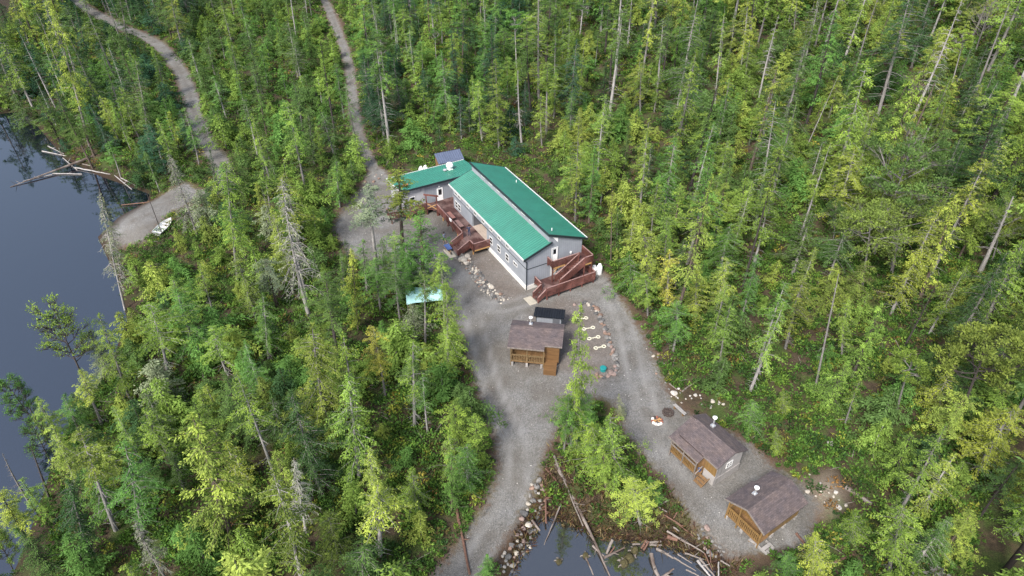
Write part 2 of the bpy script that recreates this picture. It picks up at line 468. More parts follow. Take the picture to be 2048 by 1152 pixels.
# ------------------------------------------------------------------ ground
def mat_ground():
    m, n, l, p = nodes_of('ground_gravel_and_forest_floor')
    geo = n.new('ShaderNodeNewGeometry'); P = geo.outputs['Position']
    def attr(a):
        t = n.new('ShaderNodeAttribute'); t.attribute_name = a; return t.outputs['Fac']
    n1, n2, n3, n4 = noise(n, l, .35, 6, .6, P), noise(n, l, 2.2, 5, .65, P), noise(n, l, 9, 3, .7, P), noise(n, l, .12, 4, .5, P)
    # gravel: fine grey stones, browner and greyer drifts, a few pale stones
    vo = n.new('ShaderNodeTexVoronoi'); vo.inputs['Scale'].default_value = 10.5; l.new(P, vo.inputs['Vector'])
    stones = ramp(n, l, vo.outputs['Color'], [(0.0, (0.128, 0.125, 0.121)), (0.5, (0.185, 0.180, 0.173)), (1.0, (0.262, 0.255, 0.245))])
    tone = ramp(n, l, n1.outputs['Fac'], [(0.3, (0.78, 0.73, 0.69)), (0.48, (1, .99, .98)), (0.68, (1.25, 1.27, 1.32))])
    g = mixc(n, l, 1.0, stones.outputs[0], tone.outputs[0], 'MULTIPLY')
    fine = ramp(n, l, n3.outputs['Fac'], [(0.25, (.78, .78, .78)), (.75, (1.2, 1.2, 1.2))])
    g = mixc(n, l, 1.0, g, fine.outputs[0], 'MULTIPLY')
    vs = n.new('ShaderNodeTexVoronoi'); vs.inputs['Scale'].default_value = 1.5; l.new(P, vs.inputs['Vector'])
    pale = math_n(n, l, 'LESS_THAN', vs.outputs['Distance'], 0.085)
    keep = math_n(n, l, 'GREATER_THAN', n2.outputs['Fac'], 0.47)
    g = mixc(n, l, math_n(n, l, 'MULTIPLY', pale, keep), g, (0.40, 0.385, 0.37))
    patch = ramp(n, l, n4.outputs['Fac'], [(.44, (0, 0, 0)), (.62, (1, 1, 1))])
    g = mixc(n, l, math_n(n, l, 'MULTIPLY', patch.outputs[0], .42), g, (.140, .124, .104))
    g = mixc(n, l, 1.0, g, (.80, .80, .79), 'MULTIPLY')
    track = attr('track')
    g = mixc(n, l, math_n(n, l, 'MULTIPLY', track, 0.6), g, (0.255, 0.25, 0.244))
    # brown soil, clay
    soilc = ramp(n, l, n2.outputs['Fac'], [(.25, (.075, .055, .045)), (.75, (.19, .145, .12))])
    soilc = mixc(n, l, .45, soilc.outputs[0], g)
    jit = math_n(n, l, 'MULTIPLY', math_n(n, l, 'SUBTRACT', n2.outputs['Fac'], 0.5), 2.6)
    def mask(a, w=.7):
        s = math_n(n, l, 'ADD', attr(a), jit)
        mr = n.new('ShaderNodeMapRange'); mr.inputs['From Min'].default_value = w; mr.inputs['From Max'].default_value = -w
        l.new(s, mr.inputs['Value']); return mr.outputs[0]
    g = mixc(n, l, math_n(n, l, 'MULTIPLY', mask('soil'), .75), g, soilc)
    # forest floor: needles and dead leaves, moss
    ff = ramp(n, l, n2.outputs['Fac'], [(.25, (.024, .019, .012)), (.5, (.055, .041, .026)), (.75, (.10, .068, .043))])
    moss = ramp(n, l, n3.outputs['Fac'], [(.3, (.026, .044, .011)), (.7, (.075, .105, .026))])
    mm = ramp(n, l, n1.outputs['Fac'], [(.46, (0, 0, 0)), (.60, (1, 1, 1))])
    f = mixc(n, l, mm.outputs[0], ff.outputs[0], moss.outputs[0])
    clay = ramp(n, l, n2.outputs['Fac'], [(.25, (.13, .09, .065)), (.55, (.25, .215, .17)), (.8, (.36, .34, .29))])
    f = mixc(n, l, mask('clay', 1.2), f, clay.outputs[0])
    # verge: rusty brown litter along the gravel
    vg = n.new('ShaderNodeMapRange'); vg.inputs['From Min'].default_value = 1.5; vg.inputs['From Max'].default_value = .2
    l.new(math_n(n, l, 'ADD', attr('gravel'), jit), vg.inputs['Value'])
    verge = ramp(n, l, n3.outputs['Fac'], [(.3, (.07, .04, .028)), (.7, (.20, .125, .085))])
    f = mixc(n, l, math_n(n, l, 'MULTIPLY', vg.outputs[0], .5), f, verge.outputs[0])
    c = mixc(n, l, mask('gravel', .5), f, g)
    # wet dark mud at the waterline
    mr = n.new('ShaderNodeMapRange'); mr.inputs['From Min'].default_value = .9; mr.inputs['From Max'].default_value = .1
    l.new(attr('shore'), mr.inputs['Value'])
    c = mixc(n, l, math_n(n, l, 'MULTIPLY', mr.outputs[0], .85), c, (.030, .018, .012))
    l.new(c, p.inputs['Base Color'])
    setp(p, Roughness=.92)
    p.inputs['Specular IOR Level'].default_value = .25
    hgt = math_n(n, l, 'ADD', vo.outputs['Distance'], math_n(n, l, 'MULTIPLY', n2.outputs['Fac'], .8))
    bump(n, l, p, hgt, .55, .08)
    return m
M['ground'] = mat_ground()

def build_ground():
    s = .55
    xs = np.concatenate([np.linspace(-420, -150, 20)[:-1], np.arange(-150, -80, 1.1), np.arange(-80, 62, s), np.arange(62, 165, 1.1), np.linspace(165, 420, 20)])
    ys = np.concatenate([np.linspace(-120, 12, 12)[:-1], np.arange(12, 125, s), np.arange(125, 235, 1.0), np.linspace(236, 600, 24)])
    X, Y = np.meshgrid(xs, ys)
    x, y = X.ravel(), Y.ravel()
    drv, ra, rb, bc = sdf_poly(x, y, DRIVE), sdf_line(x, y, ROAD_A, 1.4), np.minimum(sdf_line(x, y, ROAD_B, .95), sdf_line(x, y, ROAD_C, 1.3)), sdf_poly(x, y, BEACH)
    g = np.minimum.reduce([drv, ra, rb, bc])
    z = height(x, y, g)
    z += np.where(g < 0, wob(x * 3, y * 3) * .03, 0)
    V = np.stack([x, y, z], 1)
    nx, ny = len(xs), len(ys)
    i = np.arange((ny - 1) * (nx - 1)); r, c = i // (nx - 1), i % (nx - 1)
    a = r * nx + c
    Fq = np.stack([a, a + 1, a + nx + 1, a + nx], 1)
    cls = np.zeros(len(x), int)
    cls[np.where(drv <= 0)] = 1; cls[np.where((ra <= 0) & (drv > 0))] = 2; cls[np.where((rb <= 0) & (drv > 0))] = 3; cls[np.where((bc <= 0))] = 4
    fc = cls[Fq].max(1)
    soil = np.minimum(sdf_poly(x, y, SOIL_A), sdf_poly(x, y, SOIL_B))
    clay = np.minimum(sdf_poly(x, y, CLAY) + .6, sdf_poly(x, y, CLAY2) + 2.4)
    shore = np.clip(np.minimum(np.where(sdf_poly(x, y, LAKE) < 14, z - LAKE_Z, 9), np.where(sdf_poly(x, y, POND) < 3, (z - POND_Z) * 1.2, 9)), -1, 9)
    # wheel tracks worn along the drive and the roads
    W = smoothpath(worldpoly([(905, 1180), (990, 1060), (1035, 960), (1030, 880), (985, 780), (958, 680), (935, 600), (905, 540), (800, 500)]))
    W2 = smoothpath(worldpoly([(935, 600), (1000, 615), (1120, 580), (1200, 575), (1250, 650), (1275, 760), (1330, 880), (1450, 1010), (1560, 1075)]))
    tr = np.zeros(len(x))
    for path in (W, W2, ROAD_A, ROAD_B):
        d = np.abs(sdf_line(x, y, path, 0.0)); tr = np.maximum(tr, np.exp(-((d - .85) / .34) ** 2) - .35 * np.exp(-(d / .35) ** 2))
    tr *= np.clip(.75 + wob(x * 1.7, y * 1.7), 0, 1); tr = np.maximum(tr, 0)
    for k, nm in enumerate(['ground', 'gravel_drive', 'gravel_road', 'gravel_track', 'gravel_beach']):
        f = Fq[fc == k]
        used, inv = np.unique(f, return_inverse=True)
        me = np_mesh(nm, V[used], inv.reshape(f.shape), M['ground'], smooth=True)
        for an, arr in (('gravel', g), ('soil', soil), ('clay', clay), ('shore', shore), ('track', tr)):
            at = me.attributes.new(an, 'FLOAT', 'POINT')
            at.data.foreach_set('value', np.ascontiguousarray(arr[used], dtype=np.float32))
        tag(link_mesh(nm, me), kind='structure')
build_ground()

# ------------------------------------------------------------------ water
def mat_water(name, deep, ior):
    m, n, l, p = nodes_of(name)
    geo = n.new('ShaderNodeNewGeometry')
    t = noise(n, l, .35, 3, .5, geo.outputs['Position'])
    t2 = noise(n, l, 2.2, 2, .5, geo.outputs['Position'])
    setp(p, Base_Color=(*deep, 1), Roughness=.035, IOR=ior)
    p.inputs['Specular IOR Level'].default_value = .5
    h = math_n(n, l, 'ADD', t.outputs['Fac'], math_n(n, l, 'MULTIPLY', t2.outputs['Fac'], .12))
    bump(n, l, p, h, .06, .12)
    return m
def sheet(name, pts, z, m):
    mb = MB(); mb.add([(x, y, z) for x, y in pts], [tuple(range(len(pts)))], m)
    return tag(mb.build(name), kind='structure')
M['lake'] = mat_water('dark_lake_water', (.0035, .0055, .011), 2.8)
M['pond'] = mat_water('pond_water', (.022, .022, .021), 3.0)
sheet('lake_water', [(-420, 0), (-33, 0), (-33, 60), (-40, 100), (-60, 135), (-420, 300)], LAKE_Z, M['lake'])
sheet('pond_water', [(-8, 8), (24, 8), (24, 40), (-8, 40)], POND_Z, M['pond'])
# ------------------------------------------------------------------ the lodge
LX, LY, LYAW = 1.80, 67.24, R(119.05)
_a = (math.cos(LYAW), math.sin(LYAW)); _b = (math.sin(LYAW), -math.cos(LYAW))
def UV(u, v, z=0.0): return (LX + u * _a[0] + v * _b[0], LY + u * _a[1] + v * _b[1], z)   # u along the lodge, v across it
FL = lambda q: (q[0], -q[1], q[2])                                                       # (u, v, z) in the lodge's own axes

def window(parent, o, ex, n, w, h, kind='tall', fname='window'):
    """White framed window centred at o on a wall with outward normal n and horizontal axis ex; its pane is a sub-part."""
    o, ex, n = Vector(o), Vector(ex).normalized(), Vector(n).normalized()
    ez = Vector((0, 0, 1))
    fr = MB(FL); t = .09
    def slab(mb, x0, x1, z0, z1, d0, d1, m):
        P = lambda x, z, d: tuple(o + ex * x + ez * z + n * d)
        mb.add([P(x, z, d) for d in (d0, d1) for z in (z0, z1) for x in (x0, x1)], [(0, 2, 3, 1), (4, 5, 7, 6), (0, 1, 5, 4), (2, 6, 7, 3), (0, 4, 6, 2), (1, 3, 7, 5)], m)
    W, H = w / 2, h / 2
    slab(fr, -W, -W + t, -H, H, 0, .07, M['trim']); slab(fr, W - t, W, -H, H, 0, .07, M['trim'])
    slab(fr, -W + t, W - t, H - t, H, 0, .068, M['trim']); slab(fr, -W + t, W - t, -H, -H + t, 0, .068, M['trim'])
    if kind == 'tall': slab(fr, -W + t, W - t, -.04, .04, 0, .062, M['trim'])
    if kind == 'slide': slab(fr, -.03, .03, -H + t, H - t, 0, .062, M['trim'])
    if kind == 'cross':
        slab(fr, -.03, .03, -H + t, H - t, 0, .062, M['trim']); slab(fr, -W + t, W - t, -.03, .03, 0, .060, M['trim'])
    f = fr.build(fname, parent)
    pn = MB(FL); slab(pn, -W + t * .6, W - t * .6, -H + t * .6, H - t * .6, .005, .03, M['glass'])
    pn.build('pane', f)
    return f

def ribbed(mb, u0, u1, v0, z0, v1, z1, m, pitch=.37, hgt=.07, thick=.1):
    """Ribbed metal sheet: ribs run down the slope from (v1, z1) to (v0, z0), spread along u."""
    prof = []
    k = max(1, round((u1 - u0) / pitch)); p = (u1 - u0) / k
    for i in range(k):
        b = u0 + i * p
        prof += [(b, 0), (b + p * .55, 0), (b + p * .68, hgt), (b + p * .87, hgt)]
    prof.append((u1, 0))
    n = len(prof)
    vs = [(u, v0, z0 + h) for u, h in prof] + [(u, v1, z1 + h) for u, h in prof]
    vs += [(u, v0, z0 - thick) for u, h in prof] + [(u, v1, z1 - thick) for u, h in prof]
    fs = []
    for i in range(n - 1):
        fs += [(i, i + 1, n + i + 1, n + i), (2 * n + i + 1, 2 * n + i, 3 * n + i, 3 * n + i + 1), (i + 1, i, 2 * n + i, 2 * n + i + 1), (n + i, n + i + 1, 3 * n + i + 1, 3 * n + i)]
    fs += [(0, n, 3 * n, 2 * n), (n - 1, 2 * n - 1 + n * 0, 4 * n - 1, 3 * n - 1)]
    mb.add(vs, fs, m)

def railing(parent, pts, hgt=1.0, solid=True, F=FL, mat=None, cap=None, pitch=.15, bw=.10, posts=True, pw=.11, name='railing'):
    """Posts, upright boards and a worn cap along a path of floor points."""
    mb = MB(F); mat = mat or M['rail']; cap = cap or M['cap']
    for i in range(len(pts) - 1):
        p, q = Vector(pts[i]), Vector(pts[i + 1])
        L = (q - p).length; d = (q - p) / L
        up = Vector((0, 0, 1))
        mb.bar(p + up * (hgt - .02), q + up * (hgt - .02), .15, .045, cap)
        mb.bar(p + up * .10, q + up * .10, .045, .09, mat)
        mb.bar(p + up * (hgt - .10), q + up * (hgt - .10), .045, .09, mat)
        k = max(1, int(L / pitch))
        for j in range(k):
            c = p + (q - p) * ((j + .5) / k)
            mb.bar(c + up * .06, c + up * (hgt - .05), .03, bw, mat, up=tuple(d))
        if posts:
            nseg = max(1, round(L / 1.8))
            for j in range(nseg + 1):
                c = p + (q - p) * (j / nseg)
                mb.bar(c - up * .25, c + up * (hgt + .02), pw, pw, mat, up=tuple(d))
    return mb.build(name, parent)

def decking(parent, rects, z, name='decking', mat=None, along='u', F=FL):
    mb = MB(F); mat = mat or M['deck']
    for (u0, u1, v0, v1) in rects:
        if along == 'u':
            k = max(1, round(abs(v1 - v0) / .145)); w = (v1 - v0) / k
            for i in range(k): mb.box(u0, u1, v0 + i * w + .006, v0 + (i + 1) * w - .006, z - .05, z + .003 * (i % 3), mat)
        else:
            k = max(1, round(abs(u1 - u0) / .145)); w = (u1 - u0) / k
            for i in range(k): mb.box(u0 + i * w + .006, u0 + (i + 1) * w - .006, v0, v1, z - .05, z + .003 * (i % 3), mat)
    return mb.build(name, parent)

lodge = tag(empty('lodge', (LX, LY, 0), LYAW), 'long grey two-storey lodge with twin-pitched green metal roofs and red-brown decks', 'lodge')
def build_lodge():
    D = 1.0                                            # deck and floor level
    def front_z(v): return 4.80 + (v + .5) * (6.16 - 4.80) / 3.9
    def back_z(v): return 7.33 + (v - 2.95) * (5.12 - 7.33) / (8.5 - 2.95)
    # walls
    w = MB(FL); s = M['siding']
    RU0, RU1, RD, RZ = 10.65, 15.0, 1.7, 3.05          # the entry recess
    w.box(0.0, RU0, 0, .2, .62, front_z(0) - .1, s)
    w.box(RU1, 21.0, 0, .2, .62, front_z(0) - .1, s)
    w.box(RU0, RU1, 0, .2, RZ, front_z(0) - .1, s)
    g = [(0, .2), (0, 3.05), (0, 7.95)]
    for u in (0.0, 20.8):                              # gable walls, a solid outline each
        poly = [(u, .2, .62), (u, 7.95, .62), (u, 7.95, back_z(7.95) - .14), (u, 3.1, back_z(3.1) - .14), (u, 3.1, front_z(3.1) - .12), (u, .2, front_z(.2) - .14)]
        w.prism(poly, (.2, 0, 0), s)
    w.box(.2, 20.8, 7.75, 7.95, .62, back_z(7.95) - .14, s)
    w.box(.2, 20.8, 3.1, 3.25, 5.5, back_z(3.25) - .14, s)    # clerestory wall
    w.box(.2, 20.8, .2, 7.75, 2.95, 3.03, M['siding_dark'])   # upper floor, closes the inside
    walls = w.build('wall', lodge)
    b = MB(FL)                                         # dark belly band and corner seams
    b.box(-.02, RU0, -.022, 0, 3.06, 3.15, M['fascia']); b.box(RU1, 21, -.022, 0, 3.06, 3.15, M['fascia']); b.box(RU0, RU1, -.022, 0, 3.06, 3.15, M['fascia'])
    b.box(-.022, 0, -.02, 3.0, 3.06, 3.15, M['fascia'])
    b.build('belly_band', walls)
    f = MB(FL)
    f.box(-.06, 10.6, -.10, .3, -.6, .62, M['concrete']); f.box(-.06, .3, .3, 8.0, -.6, .62, M['concrete']); f.box(10.6, 21.0, .02, .3, -.6, .615, M['concrete'])
    f.box(.3, 21, 7.6, 8.0, -.6, .615, M['concrete'])
    f.build('foundation', lodge)
    # entry recess
    e = MB(FL)
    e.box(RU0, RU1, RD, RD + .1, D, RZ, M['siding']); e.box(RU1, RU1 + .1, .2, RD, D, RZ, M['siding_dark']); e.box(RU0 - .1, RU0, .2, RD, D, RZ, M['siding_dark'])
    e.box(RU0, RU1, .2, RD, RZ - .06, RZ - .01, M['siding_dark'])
    en = e.build('entry_recess', lodge)
    decking(en, [(RU0, RU1, -.0, RD)], D + .02, 'floor', M['entry_floor'])
    dd = MB(FL); dd.box(RU0 + .35, RU0 + 1.3, RD - .05, RD, D + .05, D + 2.1, M['white'])
    d_ = dd.build('door', en)
    hb = MB(FL); hb.box(RU0 + .42, RU0 + .5, RD - .10, RD - .05, D + 1.0, D + 1.1, M['steel']); hb.build('handle', d_)
    # roofs
    r = MB(FL); ribbed(r, -.18, 21.2, -.5, front_z(-.5) + .04, 3.25, front_z(3.25) + .04, M['roof'])
    rf = r.build('lower_roof', lodge)
    t = MB(FL)
    t.box(-.20, 21.2, -.60, -.50, front_z(-.5) - .16, front_z(-.5) + .05, M['trim'])
    t.build('gutter', rf)
    t = MB(FL)
    t.prism([(-.27, -.6, front_z(-.6) - .2), (-.27, 3.4, front_z(3.4) - .2), (-.27, 3.4, front_z(3.4) + .09), (-.27, -.6, front_z(-.6) + .09)], (.08, 0, 0), M['fascia'])
    t.prism([(21.2, -.6, front_z(-.6) - .2), (21.2, 3.4, front_z(3.4) - .2), (21.2, 3.4, front_z(3.4) + .09), (21.2, -.6, front_z(-.6) + .09)], (.08, 0, 0), M['fascia'])
    t.build('fascia', rf)
    r = MB(FL); ribbed(r, -.18, 21.2, 8.5, back_z(8.5), 2.95, back_z(2.95), M['roof'])
    rb = r.build('upper_roof', lodge)
    t = MB(FL)
    t.box(-.2, 21.2, 2.83, 2.95, back_z(2.95) - .22, back_z(2.95) + .07, M['fascia'])
    t.prism([(-.27, 2.83, back_z(2.83) - .2), (-.27, 8.6, back_z(8.6) - .2), (-.27, 8.6, back_z(8.6) + .09), (-.27, 2.83, back_z(2.83) + .09)], (.08, 0, 0), M['fascia'])
    t.prism([(21.2, 2.83, back_z(2.83) - .2), (21.2, 8.6, back_z(8.6) - .2), (21.2, 8.6, back_z(8.6) + .09), (21.2, 2.83, back_z(2.83) + .09)], (.08, 0, 0), M['fascia'])
    t.build('fascia', rb)
    t = MB(FL); t.box(-.2, 21.2, 8.5, 8.62, back_z(8.5) - .14, back_z(8.5) + .07, M['trim']); t.build('gutter', rb)
    for (u, v) in ((.95, 4.0), (15.6, 7.3)):
        t = MB(FL); t.tube([(u, v, back_z(v)), (u, v, back_z(v) + .42)], .05, M['white'], 8); t.build('vent_pipe', rb)
    # windows
    N = (0, -1, 0); EX = (1, 0, 0)
    for u in (19.95, 18.95, 16.2, 13.9, 11.62, 9.36, 7.12, 4.87): window(lodge, (u, 0, 3.72), EX, N, .86, .60, 'slide')
    for u in (19.98, 19.05, 9.36, 7.17, 4.92): window(lodge, (u, 0, 1.92), EX, N, .86, 1.10, 'tall')
    window(lodge, (2.8, 0, 2.22), EX, N, 1.0, .55, 'slide')
    for u in (17.4, 15.25, 13.05, 10.83, 8.58, 6.36, 4.2): window(lodge, (u, 3.1, 6.92), EX, N, 1.0, .42, 'plain', 'clerestory_window')
    # gable wall: open upper door, light, louvre, lower door
    G = (-1, 0, 0)
    d_ = MB(FL); v0, v1 = 3.46, 4.36
    d_.box(-.08, 0, v0, v0 + .1, 3.12, 5.1, M['trim']); d_.box(-.08, 0, v1 - .1, v1, 3.12, 5.1, M['trim']); d_.box(-.078, 0, v0 + .1, v1 - .1, 5.0, 5.1, M['trim'])
    d_.box(-.03, 0, v0 + .1, v1 - .1, 3.12, 5.0, M['white'])
    up = d_.build('door', lodge)
    p_ = MB(FL); p_.box(-.045, -.03, v0 + .24, v1 - .24, 4.15, 4.85, M['glass']); p_.build('pane', up)
    d_ = MB(FL); d_.box(-.07, 0, 4.5, 5.38, 1.02, 2.3, M['white']); d_.box(-.09, -.07, 4.62, 5.26, 1.9, 2.2, M['glass'])
    lo = d_.build('door', lodge)
    d_ = MB(FL); d_.box(-.06, 0, 3.4, 4.3, 1.02, 2.75, M['trim']); d_.build('door_panel', lodge)
    d_ = MB(FL); d_.prism([(-.06, 3.55, 6.72), (-.06, 4.3, 6.45), (-.06, 4.3, 5.78)], (.06, 0, 0), M['white']); d_.build('gable_louvre', lodge)
    d_ = MB(FL); d_.box(-.16, 0, 6.22, 6.38, 3.5, 3.75, M['white']); d_.build('wall_lamp', lodge)
    d_ = MB(FL); d_.tube([(-.09, -.09, .1), (-.09, -.09, 4.3), (-.09, -.45, 4.55)], .055, M['fascia'], 8); d_.build('downpipe', lodge)
    # kitchen wing behind the far end
    u0, u1, v0, v1 = 23.76, 29.0, -6.54, 5.6
    wz = lambda u: 4.22 + (u - 23.39) * (3.43 - 4.22) / 5.96
    w = MB(FL)
    w.prism([(u0, v0, .3), (u1, v0, .3), (u1, v0, wz(u1) - .12), (u0, v0, wz(u0) - .12)], (0, v1 - v0, 0), M['siding'])
    w.box(20.95, 23.8, 1.6, 5.2, .3, 3.6, M['siding'])
    ww = w.build('wing', lodge)
    w = MB(FL); w.box(u0 - .02, u0, v0 - .02, -3.3, .35, wz(u0) - .4, M['old_siding']); w.box(u0, u1, v0 - .02, v0, .35, wz(u1) - .14, M['old_siding']); w.build('bare_siding', ww)
    r = MB(lambda q: FL((q[1], q[0], q[2]))); ribbed(r, v0 - .38, v1 + .12, 29.35, wz(29.35), 23.39, wz(23.39), M['roof'])
    wr = r.build('roof', ww)
    t = MB(FL); t.box(23.28, 23.39, v0 - .38, v1 + .12, wz(23.39) - .2, wz(23.39) + .07, M['fascia'])
    t.prism([(23.28, v0 - .46, wz(23.28) - .18), (29.35, v0 - .46, wz(29.35) - .18), (29.35, v0 - .46, wz(29.35) + .06), (23.28, v0 - .46, wz(23.28) + .06)], (0, .08, 0), M['trim'])
    t.box(29.35, 29.43, v0 - .38, v1 + .12, wz(29.35) - .16, wz(29.35) + .06, M['trim'])
    t.build('fascia', wr)
    v = MB(FL); zc = wz(26.9)
    v.box(26.55, 27.25, 1.9, 2.6, zc - .1, zc + .22, M['white']); v.lathe([(.24, .2), (.24, .5), (.5, .52), (.56, .66), (.52, .86), (.40, .98), (.42, 1.04), (.2, 1.16)], (26.9, -2.25 * -1, zc), M['white'], 18)
    v.build('kitchen_fan', wr)
    v = MB(FL); v.lathe([(.16, -.1), (.16, .18), (.3, .2), (.3, .3), (.12, .4)], (26.7, 1.35, wz(26.7)), M['steel'], 14); v.build('vent_cap', wr)
    v = MB(FL); zz = wz(25.2)
    v.prism([(24.7, -6.1, wz(24.7) + .062), (24.9, -5.2, wz(24.9) + .062), (25.6, -5.0, wz(25.6) + .062), (25.5, -6.0, wz(25.5) + .062)], (0, 0, .012), M['rust']); v.build('rusty_patch', wr)
    window(ww, (u0 - .02, -5.22, 2.25), (0, 1, 0), G, .85, 1.05, 'tall')
    window(ww, (25.6, v0 - .02, 2.3), (1, 0, 0), N, 1.0, .9, 'tall')
    d_ = MB(FL); d_.box(u0 - .07, u0, -1.36, -.46, 1.0, 3.02, M['white']); wd = d_.build('door', ww)
    p_ = MB(FL); p_.box(u0 - .085, u0 - .07, -1.16, -.66, 1.95, 2.85, M['glass']); p_.build('pane', wd)
    v = MB(FL); v.box(u0 - .15, u0, -1.1, -.95, 3.25, 3.4, M['white']); v.build('wall_lamp', ww)
    # front deck
    deck = decking(lodge, [(9.7, 22.5, -2.45, 0), ], D, 'deck')
    decking(deck, [(22.5, 23.76, -9.2, 1.6), (21.5, 22.5, -3.0, -2.45), (20.95, 22.5, 0, 1.6)], D + .002, 'side_decking', along='v')
    railing(deck, [(21.5, -2.45, D), (13.05, -2.45, D)])
    railing(deck, [(10.75, -2.45, D), (9.7, -2.45, D), (9.7, -.05, D)])
    railing(deck, [(22.5, -3.6, D), (22.5, -9.2, D), (23.7, -9.2, D)])
    m = MB(FL)                                          # gate with its tall arch
    for q in ((22.5, -3.6), (21.5, -2.45)): m.bar((*q, 0), (*q, 3.25), .14, .14, M['rail'], up=(1, 0, 0))
    m.bar((22.72, -3.85, 3.25), (21.3, -2.2, 3.25), .1, .24, M['rail']); m.bar((22.5, -3.6, 1.9), (21.5, -2.45, 1.9), .07, .1, M['rail']); m.bar((22.5, -3.6, .95), (21.5, -2.45, .95), .07, .1, M['rail'])
    m.bar((22.45, -3.54, 1.05), (21.55, -2.5, 1.85), .05, .09, M['raw']); m.bar((22.45, -3.54, 1.85), (21.55, -2.5, 1.05), .05, .09, M['raw'])
    m.build('gate_arch', deck)
    m = MB(FL)
    for i in range(8): m.bar((10.2 + i * 1.6, -2.3, -.3), (10.2 + i * 1.6, -2.3, D - .05), .13, .13, M['raw'] if i % 3 == 0 else M['rail'], up=(1, 0, 0))
    for i in range(5): m.bar((22.6, -3.8 - i * 1.3, -.3), (22.6, -3.8 - i * 1.3, D - .05), .13, .13, M['rail'], up=(1, 0, 0))
    m.box(9.7, 21.5, -2.42, -2.36, D - .3, D - .05, M['rail']); m.box(9.72, 9.78, -2.36, 0, D - .3, D - .05, M['raw']); m.box(22.5, 22.56, -9.2, -3.0, D - .3, D - .05, M['rail'])
    m.build('deck_frame', deck)
    m = MB(FL); n = 6
    for i in range(n):
        z = D - (i + 1) * D / (n + 1); v1_ = -2.45 - i * .30
        m.box(10.85, 12.95, v1_ - .32, v1_, z - .05, z, M['deck']); m.box(10.87, 12.93, v1_ - .02, v1_, z, z + .13, M['deck'])
    for u in (10.8, 12.95): m.prism([(u, -2.45, D - .02), (u, -2.45, D - .35), (u, -4.1, -.15), (u, -4.35, -.15), (u, -4.35, .06)], (.06, 0, 0), M['rail'])
    st = m.build('stair', deck)
    railing(st, [(10.82, -2.45, D), (10.82, -4.3, .0)], .95, pitch=.16); railing(st, [(13.0, -2.45, D), (13.0, -4.3, .0)], .95, pitch=.16)
    # gable decks
    lo = decking(lodge, [(-3.0, -.0, 1.05, 8.15)], .88, 'rear_deck', along='v')
    railing(lo, [(-3.0, 1.05, .88), (-3.0, 8.15, .88)]); railing(lo, [(-.25, 1.05, .88), (-1.75, 1.05, .88)]); railing(lo, [(-3.0, 8.15, .88), (-.1, 8.15, .88)])
    m = MB(FL); m.box(-3.02, -2.96, 1.05, 8.15, .55, .83, M['rail'])
    for i in range(5): m.bar((-2.9, 1.2 + i * 1.7, -.3), (-2.9, 1.2 + i * 1.7, .85), .12, .12, M['rail'], up=(1, 0, 0))
    m.build('deck_frame', lo)
    m = MB(FL)
    for i in range(4):
        z = .88 - (i + 1) * .176; m.box(-2.92, -1.8, 1.05 - (i + 1) * .28, 1.05 - i * .28, z - .05, z, M['deck'])
    st = m.build('stair', lo)
    railing(st, [(-2.97, 1.05, .88), (-2.97, -.1, .0)], .9); railing(st, [(-1.78, 1.05, .88), (-1.78, -.1, .0)], .9)
    up = decking(lodge, [(-1.15, 0, 2.95, 6.85), (-2.35, 0, 6.85, 8.05)], 3.06, 'balcony', along='v')
    railing(up, [(-.05, 2.95, 3.06), (-1.15, 2.95, 3.06), (-1.15, 6.8, 3.06)]); railing(up, [(-2.35, 6.85, 3.06), (-2.35, 8.05, 3.06), (-.05, 8.05, 3.06)])
    m = MB(FL)
    m.box(-1.15, -1.09, 2.95, 6.85, 2.78, 3.005, M['raw']); m.box(-2.35, -2.29, 6.85, 8.05, 2.78, 3.005, M['raw'])
    for q in ((-1.1, 3.05), (-1.1, 6.8), (-2.28, 6.92), (-2.28, 7.98)): m.bar((*q, .9), (*q, 3.0), .14, .14, M['rail'], up=(1, 0, 0))
    m.bar((-1.1, 3.1, 2.2), (-1.1, 3.75, 2.85), .08, .09, M['raw']); m.bar((-1.1, 6.7, 2.2), (-1.1, 6.1, 2.85), .08, .09, M['raw'])
    m.build('balcony_frame', up)
    m = MB(FL); n = 10
    for i in range(n):
        z = 3.06 - (i + 1) * 2.18 / (n + 1); v1_ = 6.85 - i * .32
        m.box(-2.28, -1.25, v1_ - .33, v1_, z - .05, z, M['deck'])
    for u in (-2.33, -1.22): m.prism([(u, 6.85, 3.02), (u, 6.85, 2.7), (u, 3.7, .9), (u, 3.35, .9), (u, 3.35, 1.05)], (.06, 0, 0), M['rail'])
    st = m.build('stair', up)
    railing(st, [(-1.2, 6.75, 3.06), (-1.2, 3.4, .95)], .95, pitch=.17); railing(st, [(-2.31, 6.85, 3.06), (-2.31, 3.4, .95)], .95, pitch=.17)
build_lodge()

